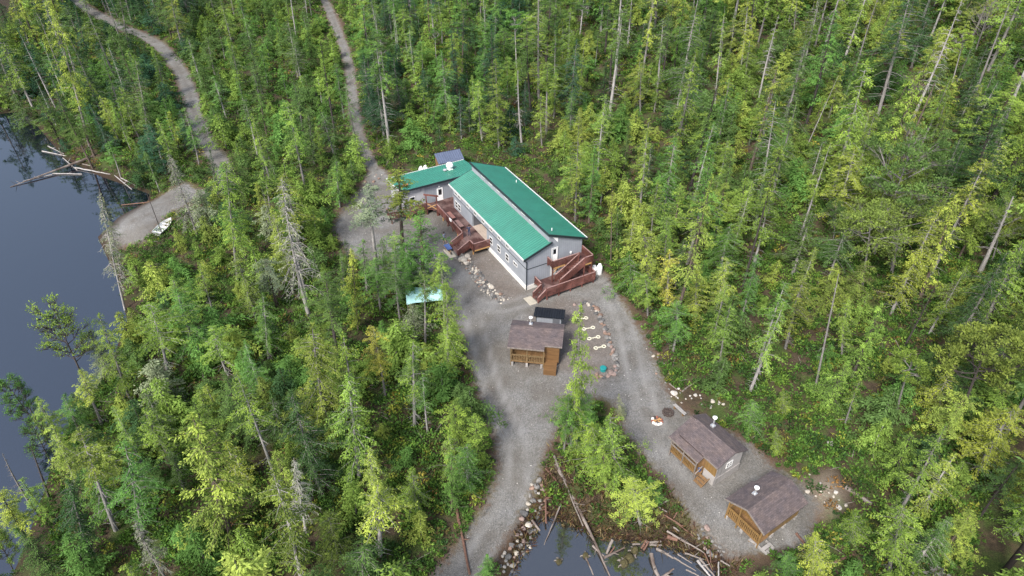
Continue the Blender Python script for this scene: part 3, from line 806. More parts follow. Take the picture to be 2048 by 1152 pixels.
def slab_thing(name, label, cat, c, ex, L, W, h, m):
    """A thin concrete slab: bevelled edge, slightly tilted."""
    e = empty(name, c, math.atan2(ex[1], ex[0]))
    mb = MB()
    b = .03
    vs = [(x * L / 2, y * W / 2, -.1) for x, y in ((-1, -1), (1, -1), (1, 1), (-1, 1))] + [(x * L / 2, y * W / 2, h - b) for x, y in ((-1, -1), (1, -1), (1, 1), (-1, 1))] + [(x * (L / 2 - b), y * (W / 2 - b), h) for x, y in ((-1, -1), (1, -1), (1, 1), (-1, 1))]
    mb.add(vs, [(0, 1, 5, 4), (1, 2, 6, 5), (2, 3, 7, 6), (3, 0, 4, 7), (4, 5, 9, 8), (5, 6, 10, 9), (6, 7, 11, 10), (7, 4, 8, 11), (8, 9, 10, 11)], m)
    COL.objects.unlink(e); bpy.data.objects.remove(e)
    o = mb.build(name, loc=c, rot=(0, 0, math.atan2(ex[1], ex[0])))
    return tag(o, label, cat)
slab_thing('concrete_pad', 'pale concrete pad at the foot of the wide front deck steps', 'concrete pad', UV(11.95, -4.95, 0), _a, 2.3, .95, .06, M['pad'])
slab_thing('concrete_pad', 'pale concrete pad at the foot of the small steps by the gable end', 'concrete pad', UV(-2.1, -.65, 0), _a, 1.6, 1.05, .06, M['pad'])
# ------------------------------------------------------------------ cabins and sheds
def local_at(x, y, yaw, px, py, z):
    X, Y = at_z(px, py, z)
    dx, dy = X - x, Y - y
    return dx * math.cos(yaw) + dy * math.sin(yaw), -dx * math.sin(yaw) + dy * math.cos(yaw)
ID = lambda q: q
def roof_slab(mb, u0, u1, va, za, vb, zb, m, t=.13):
    mb.prism([(u0, va, za), (u1, va, za), (u1, vb, zb), (u0, vb, zb)], (0, 0, -t), m)
def chimney(parent, u, v, z, h=1.0):
    h *= .85
    m = MB(); m.box(u - .19, u + .19, v - .19, v + .19, z - .12, z + .07, M['steel'])
    m.tube([(u, v, z), (u, v, z + h)], .075, M['steel'], 10); m.lathe([(.06, h - .05), (.20, h), (.22, h + .10), (.06, h + .20)], (u, v, z), M['white'], 14)
    return m.build('chimney', parent)
def cab_window(parent, c, ex, n, w, h, kind='cross'):
    global FL
    keep = FL; FL = ID
    f = window(parent, c, ex, n, w, h, kind)
    FL = keep
    return f

def cabin_near_lodge():
    x, y, yaw = -.51, 53.73, R(-7.9)
    c = tag(empty('cabin', (x, y, 0), yaw), 'small brown cabin with slatted porch and tan side landing, by the black-roofed shed', 'cabin')
    w = MB(); W = M['cabin_wood']
    w.box(.35, 5.5, 1.35, 4.0, .45, 2.66, W)
    for u in (.35, 5.42): w.prism([(u, 1.35, 2.6), (u, 4.0, 2.6), (u, 4.0, 2.95), (u, 2.69, 3.42), (u, 1.35, 3.02)], (.08, 0, 0), W)
    w.box(4.0, 5.5, .75, 1.35, .45, 2.75, M['orange'])
    wl_ = w.build('wall', c)
    for u in (.5, 2.1, 3.7, 5.3):
        for v in (.25, 2.0, 3.8):
            m = MB(); m.box(u - .12, u + .12, v - .12, v + .12, -.4, .46, M['grey_wood']); m.build('pier', c)
    r = MB(); S = M['shingle']
    roof_slab(r, 0, 3.95, 0, 2.78, 2.69, 3.58, S); roof_slab(r, 3.95, 5.8, .57, 2.95, 2.69, 3.58, S); roof_slab(r, 0, 5.8, 4.18, 3.10, 2.69, 3.58, S)
    rf = r.build('roof', c)
    t = MB(); t.box(.0, 3.95, -.05, 0, 2.64, 2.80, M['drift']); t.box(3.95, 5.8, .52, .57, 2.81, 2.96, M['drift']); t.build('eave_board', rf)
    u, v = local_at(x, y, yaw, 1061.5, 647, 3.5); chimney(rf, u, max(2.95, v), 3.45)
    decking(c, [(.3, 3.95, .2, 1.35)], .62, 'porch', M['cabin_wood'], F=ID)
    railing(c, [(.35, 1.3, .62), (.35, .27, .62), (3.9, .27, .62)], .95, F=ID, mat=M['dull'], cap=M['dull'], pitch=.17, bw=.07, posts=False)
    for u in (.35, 2.1, 3.9):
        m = MB(); m.bar((u, .27, -.3), (u, .27, 2.7), .11, .11, M['dull'], up=(1, 0, 0)); m.build('porch_post', c)
    cab_window(wl_, (2.6, 1.35, 1.95), (1, 0, 0), (0, -1, 0), .8, .8)
    lp = decking(c, [(4.0, 5.35, -.75, .75)], .66, 'landing', M['orange'], F=ID)
    m = MB(); m.box(4.0, 5.35, -.78, -.75, -.1, .62, M['orange']); m.box(4.0, 4.03, -.75, .27, -.1, .62, M['orange']); m.box(5.32, 5.35, -.75, .7, -.1, .62, M['orange']); m.build('skirt', lp)
cabin_near_lodge()

def cabin_porch_left():
    x, y, yaw = 16.89, 43.36, R(-56.3)
    c = tag(empty('cabin', (x, y, 0), yaw), 'weathered brown cabin with stepped porch roof and grey gable, beside the two fire pits', 'cabin')
    w = MB(); G_, HN = M['grey_wood'], M['honey']
    w.box(.35, 5.0, -1.75, 1.5, .55, 2.72, M['cabin_wood'])
    w.prism([(4.92, -1.75, 2.72), (4.92, 1.5, 2.72), (4.92, 0, 3.50)], (.085, 0, 0), G_); w.prism([(.35, -1.75, 2.72), (.35, 1.5, 2.72), (.35, 0, 3.50)], (.08, 0, 0), G_)
    w.box(5.0, 5.03, -1.75, 1.5, .55, 2.75, G_); w.box(3.75, 5.0, -1.80, -1.75, 1.25, 2.70, HN)
    wl_ = w.build('wall', c)
    s = MB(); s.box(3.75, 5.06, -1.84, -1.75, -.3, 1.25, G_); s.box(5.03, 5.07, -1.84, 1.54, -.3, .95, G_); s.box(.35, 5.0, 1.5, 1.53, -.3, .9, G_); s.build('skirt', c)
    r = MB(); S = M['shingle']
    roof_slab(r, .55, 5.25, -2.1, 2.89, 0, 3.67, S); roof_slab(r, 0, 5.25, 1.9, 2.78, 0, 3.67, S)
    roof_slab(r, -.05, 3.6, -2.75, 2.42, -.02, 3.50, S, .12)
    rf = r.build('roof', c)
    t = MB(); t.box(-.05, 3.6, -2.80, -2.75, 2.28, 2.43, M['drift']); t.box(3.6, 5.25, -2.14, -2.1, 2.76, 2.90, M['drift']); t.build('eave_board', rf)
    u, v = local_at(x, y, yaw, 1426, 851, 3.5); chimney(rf, u, max(.45, v), 3.5, 1.2)
    decking(c, [(.2, 3.65, -2.6, -1.75)], .6, 'porch', M['cabin_wood'], F=ID)
    railing(c, [(.25, -1.8, .6), (.25, -2.55, .6), (3.3, -2.55, .6)], 1.0, F=ID, mat=HN, cap=M['drift'], pitch=.16, bw=.08, posts=False)
    for u in (.25, 1.8, 3.35):
        m = MB(); m.bar((u, -2.55, -.3), (u, -2.55, 2.36), .10, .10, M['drift'], up=(1, 0, 0)); m.build('porch_post', c)
    m = MB()
    for i in range(3): m.box(3.7, 4.6, -2.3 - .28 * i, -2.0 - .28 * i, .42 - .17 * i, .46 - .17 * i, M['cabin_wood'])
    for u in (3.68, 4.58): m.bar((u, -1.85, .6), (u, -2.85, -.02), .05, .2, M['cabin_wood'])
    st = m.build('stair', c)
    m = MB(); m.bar((3.66, -2.0, 1.5), (3.66, -2.85, .95), .09, .06, M['drift']); m.bar((3.66, -2.8, 0), (3.66, -2.8, .98), .08, .08, M['drift'], up=(1, 0, 0)); m.build('handrail', st)
    cab_window(wl_, (5.03, -.15, 1.95), (0, 1, 0), (1, 0, 0), .8, .75)
    return UVc(x, y, yaw, 3.45, -2.0, .6)
def UVc(x, y, yaw, u, v, z): return (x + u * math.cos(yaw) - v * math.sin(yaw), y + u * math.sin(yaw) + v * math.cos(yaw), z)
_bucket_at = cabin_porch_left()
b = tag(empty('bucket', _bucket_at), 'small blue bucket standing on the porch of the grey-gabled cabin', 'bucket')
m = MB(); m.lathe([(.13, 0), (.17, .3), (.18, .31), (.155, .30), (.12, .03)], (0, 0, 0), M['blue'], 12); m.build('pail', b)
m = MB(); m.tube([(.17, 0, .3), (.12, 0, .42), (0, 0, .47), (-.12, 0, .42), (-.17, 0, .3)], .012, M['steel'], 5); m.build('handle', b)

def cabin_front_porch():
    x, y, yaw = 19.32, 33.35, R(33.5)
    c = tag(empty('cabin', (x, y, 0), yaw), 'brown-roofed cabin with honey-coloured walls and a gable-end porch railing', 'cabin')
    w = MB(); HN = M['honey']
    w.box(1.45, 5.2, -1.72, 1.72, .5, 2.42, HN)
    for u in (1.45, 5.12): w.prism([(u, 1.72, 2.42), (u, -1.72, 2.42), (u, -1.72, 2.5), (u, 0, 3.24), (u, 1.72, 2.46)], (.08, 0, 0), HN)
    wl_ = w.build('wall', c)
    for u in (.3, 2.0, 3.6, 5.1):
        for v in (-1.65, 0, 1.65):
            m = MB(); m.box(u - .13, u + .13, v - .13, v + .13, -.4, .5, M['grey_wood']); m.build('pier', c)
    r = MB(); S = M['shingle']
    roof_slab(r, 0, 3.3, 2.12, 2.42, 0, 3.40, S); roof_slab(r, 3.3, 5.5, 1.86, 2.54, 0, 3.40, S); roof_slab(r, 0, 5.5, -2.05, 2.46, 0, 3.40, S)
    rf = r.build('roof', c)
    t = MB(); t.prism([(-.05, 2.12, 2.27), (-.05, 2.12, 2.43), (-.05, 0, 3.41), (-.05, -2.05, 2.47), (-.05, -2.05, 2.31), (-.05, 0, 3.24)], (.05, 0, 0), M['drift']); t.build('barge_board', rf)
    u, v = local_at(x, y, yaw, 1509.5, 988, 2.95); chimney(rf, u, v, 3.40 - abs(v) * .462, .9)
    decking(c, [(.15, 1.45, -1.75, 1.75)], .55, 'porch', M['cabin_wood'], along='v', F=ID)
    railing(c, [(.2, 1.72, .55), (.2, -1.72, .55)], 1.0, F=ID, mat=HN, cap=HN, pitch=.17, bw=.08, posts=False)
    railing(c, [(.2, 1.72, .55), (1.4, 1.72, .55)], 1.0, F=ID, mat=HN, cap=HN, pitch=.17, bw=.08, posts=False)
    for v in (1.72, .55, -1.72):
        m = MB(); m.bar((.2, v, -.3), (.2, v, 2.45 + (.5 if abs(v) < 1 else 0)), .11, .11, HN, up=(1, 0, 0)); m.build('porch_post', c)
    m = MB(); m.box(1.38, 1.45, -.9, -.05, .58, 2.4, M['cabin_wood']); d = m.build('door', c)
    cab_window(wl_, (1.45, .85, 1.6), (0, 1, 0), (-1, 0, 0), .7, .7)
    m = MB()
    for i in range(2): m.box(.3 + 0, 1.3, -2.35 - .3 * i, -2.05 - .3 * i, .28 - .2 * i, .33 - .2 * i, M['grey_wood'])
    m.box(.3, .35, -2.6, -1.75, -.1, .28, M['grey_wood']); m.box(1.25, 1.3, -2.6, -1.75, -.1, .28, M['grey_wood']); m.build('stair', c)
cabin_front_porch()

def black_shed():
    x, y, yaw = 2.41, 59.43, R(-8.72)
    c = tag(empty('shed', (x, y, 0), yaw), 'low grey shed with a flat black metal roof behind the small cabin', 'shed')
    m = MB(); m.box(.3, 3.2, .3, 1.75, -.2, 2.0, M['siding']); w = m.build('wall', c)
    for u in (.28, 3.16):
        m = MB(); m.box(u, u + .07, .27, .3, -.1, 2.05, M['fascia']); m.build('corner_trim', w)
    m = MB(lambda q: q); ribbed(m, 0, 3.5, 0, 2.32, 2.02, 2.04, M['black_roof'], .3, .035, .08); m.build('roof', c)
    m = MB(); m.box(2.2, 3.0, .26, .3, .05, 1.9, M['siding_dark']); m.build('door', c)
black_shed()
def back_shed():
    x, y, yaw = -11.33, 95.38, R(24)
    c = tag(empty('shed', (x, y, 0), yaw), 'open wood shed with a ribbed blue-grey roof behind the kitchen wing', 'shed')
    m = MB(); W = M['cabin_wood']
    m.box(.3, .36, .2, 2.6, -.2, 2.85, W); m.box(3.95, 4.01, .2, 2.6, -.2, 2.85, W); m.box(.36, 3.95, 2.5, 2.56, -.2, 3.1, W)
    for u in (.3, 3.95): m.prism([(u, .2, 2.8), (u, 2.6, 2.8), (u, 2.6, 3.2), (u, 1.95, 3.5), (u, .2, 2.86)], (.06, 0, 0), W)
    m.build('wall', c)
    for u in (.33, 2.1, 3.98):
        m = MB(); m.bar((u, .2, -.3), (u, .2, 2.8), .12, .12, W, up=(1, 0, 0)); m.build('post', c)
    m = MB(); ribbed(m, 0, 4.25, 0, 2.82, 1.98, 3.68, M['grey_roof'], .34, .05, .06); r = m.build('roof', c)
    m = MB(); ribbed(m, -.25, 4.35, 3.1, 3.12, 1.98, 3.72, M['black_roof'], .34, .04, .06); m.build('rear_slope', r)
    m = MB(); random.seed(3)
    for i in range(5):
        for k in range(9): m.tube([(.6 + k * .36, 1.3, .15 + i * .2), (.6 + k * .36 + .02, 2.3, .15 + i * .2)], .085, M['drift'], 6)
    tag(m.build('firewood_stack', loc=(x, y, 0), rot=(0, 0, yaw)), 'stack of split firewood inside the open wood shed', 'firewood stack')
back_shed()

# ------------------------------------------------------------------ yard things
def gas_tank(loc, label):
    e = tag(empty('gas_tank', loc), label, 'gas tank', 'upright white gas tanks'); e.scale = (1.25, 1.25, 1.2)
    m = MB(); m.lathe([(.22, .0), (.24, .05), (.30, .12), (.31, .25), (.31, 1.02), (.29, 1.14), (.22, 1.24), (.10, 1.29)], (0, 0, 0), M['white'], 20); m.build('cylinder', e, True)
    m = MB(); m.lathe([(.15, 1.22), (.16, 1.42), (.14, 1.42), (.13, 1.27)], (0, 0, 0), M['white'], 16); m.build('collar', e)
    m = MB(); m.lathe([(.27, -.05), (.27, .05), (.2, .05)], (0, 0, 0), M['steel'], 16); m.build('foot_ring', e)
for p, s in (((1187, 553), 'white upright gas tank at the gable deck, the one touching the railing'), ((1197.5, 550), 'white upright gas tank at the gable deck, the one nearer the forest')):
    X, Y = at_z(*p); gas_tank((X, Y, 0), s)
gas_tank(UV(33.4, .13, H1(*UV(33.4, .13)[:2])), 'white upright gas tank behind the kitchen wing, farther from the wood shed')
gas_tank(UV(33.4, .86, H1(*UV(33.4, .86)[:2])), 'white upright gas tank behind the kitchen wing, next to the long lying tank')
X, Y, Z = UV(33.1, 2.2, 0); Z = H1(X, Y)
e = tag(empty('fuel_tank', (X, Y, Z), LYAW + math.pi / 2), 'long white fuel tank lying on its side behind the kitchen wing', 'fuel tank')
m = MB(lambda q: (q[2], q[0], q[1] + .75)); m.lathe([(.08, -.95), (.3, -.9), (.38, -.78), (.38, .78), (.3, .9), (.08, .95)], (0, 0, 0), M['white'], 20); m.build('cylinder', e, True)
m = MB()
for s in (-.5, .5): m.box(s - .06, s + .06, -.3, .3, -.1, .5, M['dark_metal'])
m.build('cradle', e)

def bench(u, v, label, slat):
    e = tag(empty('bench', UV(u, v, 1.006), LYAW), label, 'bench')
    m = MB()
    for i in range(4): m.box(-.95, .95, -.28 + i * .145, -.15 + i * .145, .43, .47, slat)
    m.build('seat', e)
    for s in (-.75, .75):
        m = MB()
        for q in (-.22, .22): m.bar((s, q, 0), (s, q, .43), .08, .08, M['rail'], up=(1, 0, 0))
        m.box(s - .04, s + .04, -.26, .26, .36, .43, M['rail']); m.build('leg', e)
M['cream'] = mat_simple('cream_paint', (.55, .53, .42), .6, .1)
M['pale_red'] = mat_wood('sun_bleached_red_board', (0.30, 0.15, 0.125), .75, 6, 0, .6)
bench(18.5, -1.6, 'pale red slatted bench on the deck, nearest the kitchen wing', M['pale_red'])
bench(15.95, -1.55, 'red-brown slatted bench on the deck, nearest the wide steps', M['cap'])
m = MB(FL)
for q in ((16.95, -2.40, 1.94), (16.5, -2.45, 1.96)): pass
vs, fs = [], []
for i in range(9):
    for j in range(7):
        s = j / 6
        if s < .35: v, z = -2.54, 1.70 + s / .35 * .36
        elif s < .6: v, z = -2.54 + (s - .35) / .25 * .17, 2.045
        else: v, z = -2.37, 2.045 - (s - .6) / .4 * .5
        vs.append((16.35 + i * .09 + .03 * math.sin(j), v + .02 * math.sin(i * 1.9 + j), z + .015 * math.sin(i * 2.3)))
for i in range(8):
    for j in range(6): fs.append((i * 7 + j, i * 7 + j + 1, (i + 1) * 7 + j + 1, (i + 1) * 7 + j))
m.add(vs, fs, M['white'])
tag(m.build('towel', loc=(LX, LY, 0), rot=(0, 0, LYAW)), 'white towel hung over the deck railing between the two benches', 'towel')

# wheelbarrow
X, Y = at_z(897, 503)
e = tag(empty('wheelbarrow', (X, Y, 0), R(-62)), 'blue wheelbarrow standing by the concrete pad of the wide steps', 'wheelbarrow')
m = MB()
B = [(-.55, -.22, .42), (.30, -.25, .35), (.30, .25, .35), (-.55, .22, .42)]; T = [(-.80, -.42, .70), (.52, -.36, .68), (.52, .36, .68), (-.80, .42, .70)]
i_ = lambda P, k, d: [(x * k, y * k, z + d) for x, y, z in P]
m.add(B + T + i_(T, .95, -.005) + i_(B, .93, .03), [(0, 3, 2, 1), (0, 1, 5, 4), (1, 2, 6, 5), (2, 3, 7, 6), (3, 0, 4, 7), (4, 5, 9, 8), (5, 6, 10, 9), (6, 7, 11, 10), (7, 4, 8, 11), (8, 9, 13, 12), (9, 10, 14, 13), (10, 11, 15, 14), (11, 8, 12, 15), (12, 13, 14, 15)], M['blue'])
m.build('tray', e)
m = MB()
for s in (-1, 1):
    m.bar((.85, s * .06, .22), (-.5, s * .26, .38), .045, .045, M['raw']); m.bar((-.5, s * .26, .38), (-1.05, s * .30, .60), .045, .045, M['raw'])
m.build('handle', e)
m = MB()
for s in (-1, 1): m.bar((-.35, s * .24, .40), (-.42, s * .30, 0), .04, .04, M['dark_metal'])
m.build('leg', e)
m = MB(lambda q: (q[0] + .85, q[2], q[1] + .2)); m.lathe([(.06, -.05), (.17, -.055), (.2, -.03), (.2, .03), (.17, .055), (.06, .05)], (0, 0, 0), M['dark_metal'], 16); m.build('wheel', e)

# tarp shelter under the trees
X, Y, Z = on_ground(852, 615)
e = tag(empty('tarp_shelter', (X, Y, Z), R(10)), 'pale turquoise tarp shelter on thin posts among the trees below the yard', 'tarp shelter')
vs, fs = [], []
for i in range(13):
    for j in range(9):
        u, v = -2.2 + i * 4.4 / 12, -1.5 + j * 3.0 / 8
        vs.append((u, v, 2.15 + .18 * math.cos(v * 1.05) - .05 * math.cos(u * 2.4) - .06 * math.sin(u * 1.3 + v) - (.12 if abs(u) > 2.1 or abs(v) > 1.4 else 0)))
for i in range(12):
    for j in range(8): fs.append((i * 9 + j, (i + 1) * 9 + j, (i + 1) * 9 + j + 1, i * 9 + j + 1))
m = MB(); m.add(vs, fs, M['tarp']); o = m.build('tarp', e, True)
for q in ((-2.1, -1.4), (2.1, -1.4), (-2.1, 1.4), (2.1, 1.4)):
    m = MB(); m.bar((*q, -.3), (*q, 2.1), .07, .07, M['drift'], up=(1, 0, 0)); m.build('post', e)

# ring and stone ornaments in the gravel
names = ['pair of cream rings joined by cream stones, farthest from the teal drum', 'pair of cream rings joined by cream stones, second farthest from the teal drum',
         'pair of cream rings joined by cream stones, second nearest the teal drum', 'pair of cream rings joined by cream stones, nearest the teal drum']
prs = [((160, 315), (270, 297)), ((243, 438), (358, 418)), ((310, 562), (425, 540)), ((395, 682), (497, 660))]
for (p, q), lab in zip(prs, names):
    P = [Vector((*at_z(1130 + k[0] / 6.4, 590 + k[1] / 6.4), 0)) for k in (p, q)]
    c = (P[0] + P[1]) / 2; d = (P[1] - P[0]); ang = math.atan2(d.y, d.x); h = d.length / 2
    e = tag(empty('ring_ornament', c, ang), lab, 'ornament', 'cream ring pairs in the gravel bed')
    for s in (-1, 1):
        m = MB(); ring = []
        k1, k2 = 18, 8
        vs = [((.20 + .075 * math.cos(b)) * math.cos(a) + s * h, (.20 + .075 * math.cos(b)) * math.sin(a), .05 + .055 * math.sin(b)) for a in [2 * math.pi * i / k1 for i in range(k1)] for b in [2 * math.pi * j / k2 for j in range(k2)]]
        fs = [(i * k2 + j, ((i + 1) % k1) * k2 + j, ((i + 1) % k1) * k2 + (j + 1) % k2, i * k2 + (j + 1) % k2) for i in range(k1) for j in range(k2)]
        m.add(vs, fs, M['cream']); m.build('ring', e, True)
    m = MB()
    k = 4
    for i in range(k):
        t = -h + .34 + (2 * h - .68) * i / (k - 1)
        m.lathe([(.05, 0), (.085, .04), (.06, .09), (.02, .11)], (t, .02 * (-1) ** i, 0), M['cream'], 7)
    m.build('stone_link', e)
X, Y = at_z(1206, 741)
e = tag(empty('drum', (X, Y, 0)), 'short teal plastic drum with a dark lid inside the stone-ringed bed', 'drum')
m = MB(); m.lathe([(.30, -.05), (.33, .05), (.31, .14), (.33, .2), (.33, .38), (.30, .40)], (0, 0, 0), M['teal'], 20); m.build('body', e)
m = MB(); m.lathe([(.355, .39), (.36, .44), (.30, .47), (.1, .475)], (0, 0, 0), M['teal'], 20); m.build('lid', e)

def fire_pit(px, py, label, burnt):
    X, Y = at_z(px, py)
    e = tag(empty('fire_pit', (X, Y, 0), random.random() * 6), label, 'fire pit')
    rr = random.Random(px)
    for i in range(11):
        a = 2 * math.pi * i / 11
        m = MB(); k = .13 + rr.random() * .05
        m.lathe([(k * .8, -.05), (k, .08), (k * .85, .17 + rr.random() * .06), (k * .4, .24)], (.48 * math.cos(a), .48 * math.sin(a), 0), M['char'] if burnt or rr.random() < .3 else M['brick_red'] if rr.random() < .6 else M['concrete'], 6)
        m.build('stone', e)
    m = MB()
    for i in range(7):
        a = rr.random() * 6.28
        m.tube([(-.4 * math.cos(a), -.4 * math.sin(a), .08 + .03 * i), (.38 * math.cos(a), .38 * math.sin(a), .12 + .03 * i)], .05, M['char'] if burnt else (M['red_log'] if i % 2 else M['raw']), 6)
    m.build('wood', e)
fire_pit(1314, 843, 'fire pit of reddish stones with pale split wood laid in it', False)
fire_pit(1336, 826, 'small blackened fire pit next to the grey plank', True)

def plank(p, q, w, h, label, m, z=.0):
    a, b = Vector((*at_z(*p), z)), Vector((*at_z(*q), z))
    c = (a + b) / 2; d = b - a
    e = tag(empty('plank_bench', c, math.atan2(d.y, d.x)), label, 'plank bench')
    L = d.length / 2
    k = MB(); k.box(-L, L, -w / 2, -.012, h - .06, h, m); k.box(-L + .04, L - .02, .012, w / 2, h - .06, h, m); k.build('board', e)
    for s in (-1, 1):
        k = MB(); k.box(s * L * .7 - .09, s * L * .7 + .09, -w / 2 + .03, w / 2 - .03, -.1, h - .06, M['cabin_wood']); k.build('leg', e)
plank((1347, 813), (1370, 834), .36, .40, 'long weathered grey plank bench between the fire pit and the cabin', M['grey_wood'])
plank((1497, 1079), (1511, 1087), .34, .16, 'short grey plank step at the porch corner of the honey-walled cabin', M['grey_wood'])

# rowing boat
def boat():
    X, Y, Z = on_ground(329, 457)
    b0, s0 = at_z(344, 442, Z + .4), at_z(314, 470, Z + .4)
    ang = math.atan2(b0[1] - s0[1], b0[0] - s0[0]); L = math.hypot(b0[0] - s0[0], b0[1] - s0[1])
    e = tag(empty('rowing_boat', (X, Y, Z + .02), ang), 'white open rowing boat pulled up on the grass beside the gravel ramp', 'boat')
    e.rotation_euler = (R(6), 0, ang)
    N = 13; prof = []
    for i in range(N):
        t = i / (N - 1)
        hw = .72 * (1 - max(0, (t - .42) / .58) ** 2.2) * (.86 + .14 * min(1, t / .3)) + .012
        prof.append((-L / 2 + t * L, hw, .50 + .16 * t ** 2, .02 + .20 * max(0, t - .7) ** 1.5 * 3))
    def shell(o, zup):
        vs = []
        for x, hw, zt, zb in prof:
            for k in range(9):
                a = -1 + k / 4.0
                y = math.copysign(abs(a) ** .55, a) * max(hw - o, .006)
                vs.append((x * (1 - o * .25), y, zb + zup + (zt - zb - zup) * abs(a) ** 2.6))
        fs = [(i * 9 + k, (i + 1) * 9 + k, (i + 1) * 9 + k + 1, i * 9 + k + 1) for i in range(N - 1) for k in range(8)]
        return vs, fs
    m = MB()
    vs, fs = shell(0, 0); m.add(vs, [f[::-1] for f in fs] + [tuple(range(9))], M['white'])
    vi, fi = shell(.05, .05); m.add(vi, fi + [tuple(range(9))[::-1]], M['white'])
    h = m.build('hull', e, True)
    m = MB()
    for s in (0, 8):
        m.tube([(p[0], (-1 if s == 0 else 1) * p[1], p[2]) for p in prof], .035, M['trim'], 6)
    m.build('gunwale', h)
    for t in (.12, .42, .70):
        i = round(t * (N - 1)); x, hw, zt, zb = prof[i]
        m = MB(); m.box(x - .15, x + .15, -hw * .93, hw * .93, .34, .38, M['trim']); m.build('thwart', e)
    m = MB(); m.box(-L / 2 - .03, -L / 2 + .04, -.55, .55, .1, .52, M['steel']); m.build('transom', h)
boat()

# ------------------------------------------------------------------ people
def person(loc, rz, joints, rad, edges, label, shirt, trousers, hairc, split, shoes=(.05, .05, .05)):
    e = tag(empty('person', loc, rz), label, 'person')
    names = list(joints)
    me = bpy.data.meshes.new('body_skeleton')
    me.from_pydata([joints[n] for n in names], [(names.index(a), names.index(b)) for a, b in edges], [])
    o = bpy.data.objects.new('body_skeleton', me); COL.objects.link(o)
    md = o.modifiers.new('skin', 'SKIN'); sv = me.skin_vertices[0].data
    for i, n in enumerate(names): sv[i].radius = (rad[n], rad[n]) if not isinstance(rad[n], tuple) else rad[n]
    sv[names.index('pelvis')].use_root = True
    o.modifiers.new('sub', 'SUBSURF').levels = 2; o.modifiers['sub'].render_levels = 2
    dg = bpy.context.evaluated_depsgraph_get()
    body = bpy.data.meshes.new_from_object(o.evaluated_get(dg)); body.name = 'body'
    bpy.data.objects.remove(o)
    ms = [mat_simple('skin', (.45, .27, .19), .6, .08), mat_simple('shirt', shirt, .85, .12), mat_simple('trousers', trousers, .85, .12), mat_simple('shoes', shoes, .7, .1)]
    body.materials.clear()
    for k in ms: body.materials.append(k)
    for p in body.polygons:
        p.material_index = split(p.center); p.use_smooth = True
    link_mesh('body', body, e)
    hx, hy, hz = joints['head']
    m = MB(); m.lathe([(.05, .165), (.085, .14), (.108, .09), (.112, .03), (.098, -.03)][::-1], (hx, hy - .012, hz), mat_simple('hair', hairc, .8, .2), 14); m.build('hair', e, True)
    m = MB()
    for s in (-1, 1): m.box(hx + s * .035 - .012, hx + s * .035 + .012, hy + .085, hy + .10, hz + .01, hz + .022, M['dark_metal'])
    m.prism([(hx - .012, hy + .09, hz - .03), (hx + .012, hy + .09, hz - .03), (hx, hy + .09, hz + .015)], (0, .03, 0), ms[0]); m.box(hx - .022, hx + .022, hy + .082, hy + .096, hz - .058, hz - .05, M['brick_red'])
    m.build('face', e)
def hand_chain(J, Rr, E, side, wr, d, n):
    """A palm with four unequal fingers and a thumb leaving its side."""
    wr, d, n = Vector(wr), Vector(d).normalized(), Vector(n).normalized(); s = d.cross(n)
    J[side + 'palm'] = tuple(wr + d * .07); Rr[side + 'palm'] = .030; E.append((side + 'wrist', side + 'palm'))
    for k, (o, l) in enumerate(((-.030, .062), (-.010, .075), (.010, .070), (.029, .055))):
        a, b = wr + d * .095 + s * o, wr + d * (.095 + l) + s * o * 1.15 + n * .018
        J[f'{side}k{k}'], J[f'{side}t{k}'] = tuple(a), tuple(b); Rr[f'{side}k{k}'] = .010; Rr[f'{side}t{k}'] = .008
        E += [(side + 'palm', f'{side}k{k}'), (f'{side}k{k}', f'{side}t{k}')]
    J[side + 'thumb'] = tuple(wr + d * .075 - s * .062 + n * .012); Rr[side + 'thumb'] = .010; E.append((side + 'palm', side + 'thumb'))
def figure(larm, rarm, lleg, rleg):
    """Joints of a standing adult facing +y; arms and legs given as (elbow, wrist) and (knee, ankle)."""
    J = dict(pelvis=(0, 0, .93), waist=(0, .01, 1.10), chest=(0, 0, 1.32), neck=(0, 0, 1.48), jaw=(0, .02, 1.555), head=(0, .015, 1.63), crown=(0, 0, 1.70))
    Rr = dict(pelvis=(.165, .115), waist=(.145, .10), chest=(.175, .115), neck=.055, jaw=.075, head=.10, crown=.075)
    E = [('pelvis', 'waist'), ('waist', 'chest'), ('chest', 'neck'), ('neck', 'jaw'), ('jaw', 'head'), ('head', 'crown')]
    for s, sx, (el, wr), (kn, an) in (('l', -1, larm, lleg), ('r', 1, rarm, rleg)):
        J[s + 'sh'], J[s + 'elbow'], J[s + 'wrist'] = (sx * .19, 0, 1.41), el, wr
        J[s + 'hip'], J[s + 'knee'], J[s + 'ankle'] = (sx * .095, 0, .86), kn, an
        J[s + 'toe'] = (an[0] + sx * .02, an[1] + .19, .035); J[s + 'heel'] = (an[0], an[1] - .03, .035)
        Rr.update({s + 'sh': .065, s + 'elbow': .046, s + 'wrist': .032, s + 'hip': .092, s + 'knee': .060, s + 'ankle': .042, s + 'toe': .035, s + 'heel': .036})
        E += [('chest', s + 'sh'), (s + 'sh', s + 'elbow'), (s + 'elbow', s + 'wrist'), ('pelvis', s + 'hip'), (s + 'hip', s + 'knee'), (s + 'knee', s + 'ankle'), (s + 'ankle', s + 'heel'), (s + 'heel', s + 'toe')]
        d = Vector(wr) - Vector(el)
        hand_chain(J, Rr, E, s, wr, d, (-sx * .9, .3, 0))
    return J, Rr, E
J, Rr, E_ = figure(((-.28, -.03, 1.15), (-.31, .08, .93)), ((.28, -.06, 1.15), (.30, .02, .92)), ((-.12, .10, .50), (-.13, .02, .09)), ((.12, .02, .48), (.13, -.24, .13)))
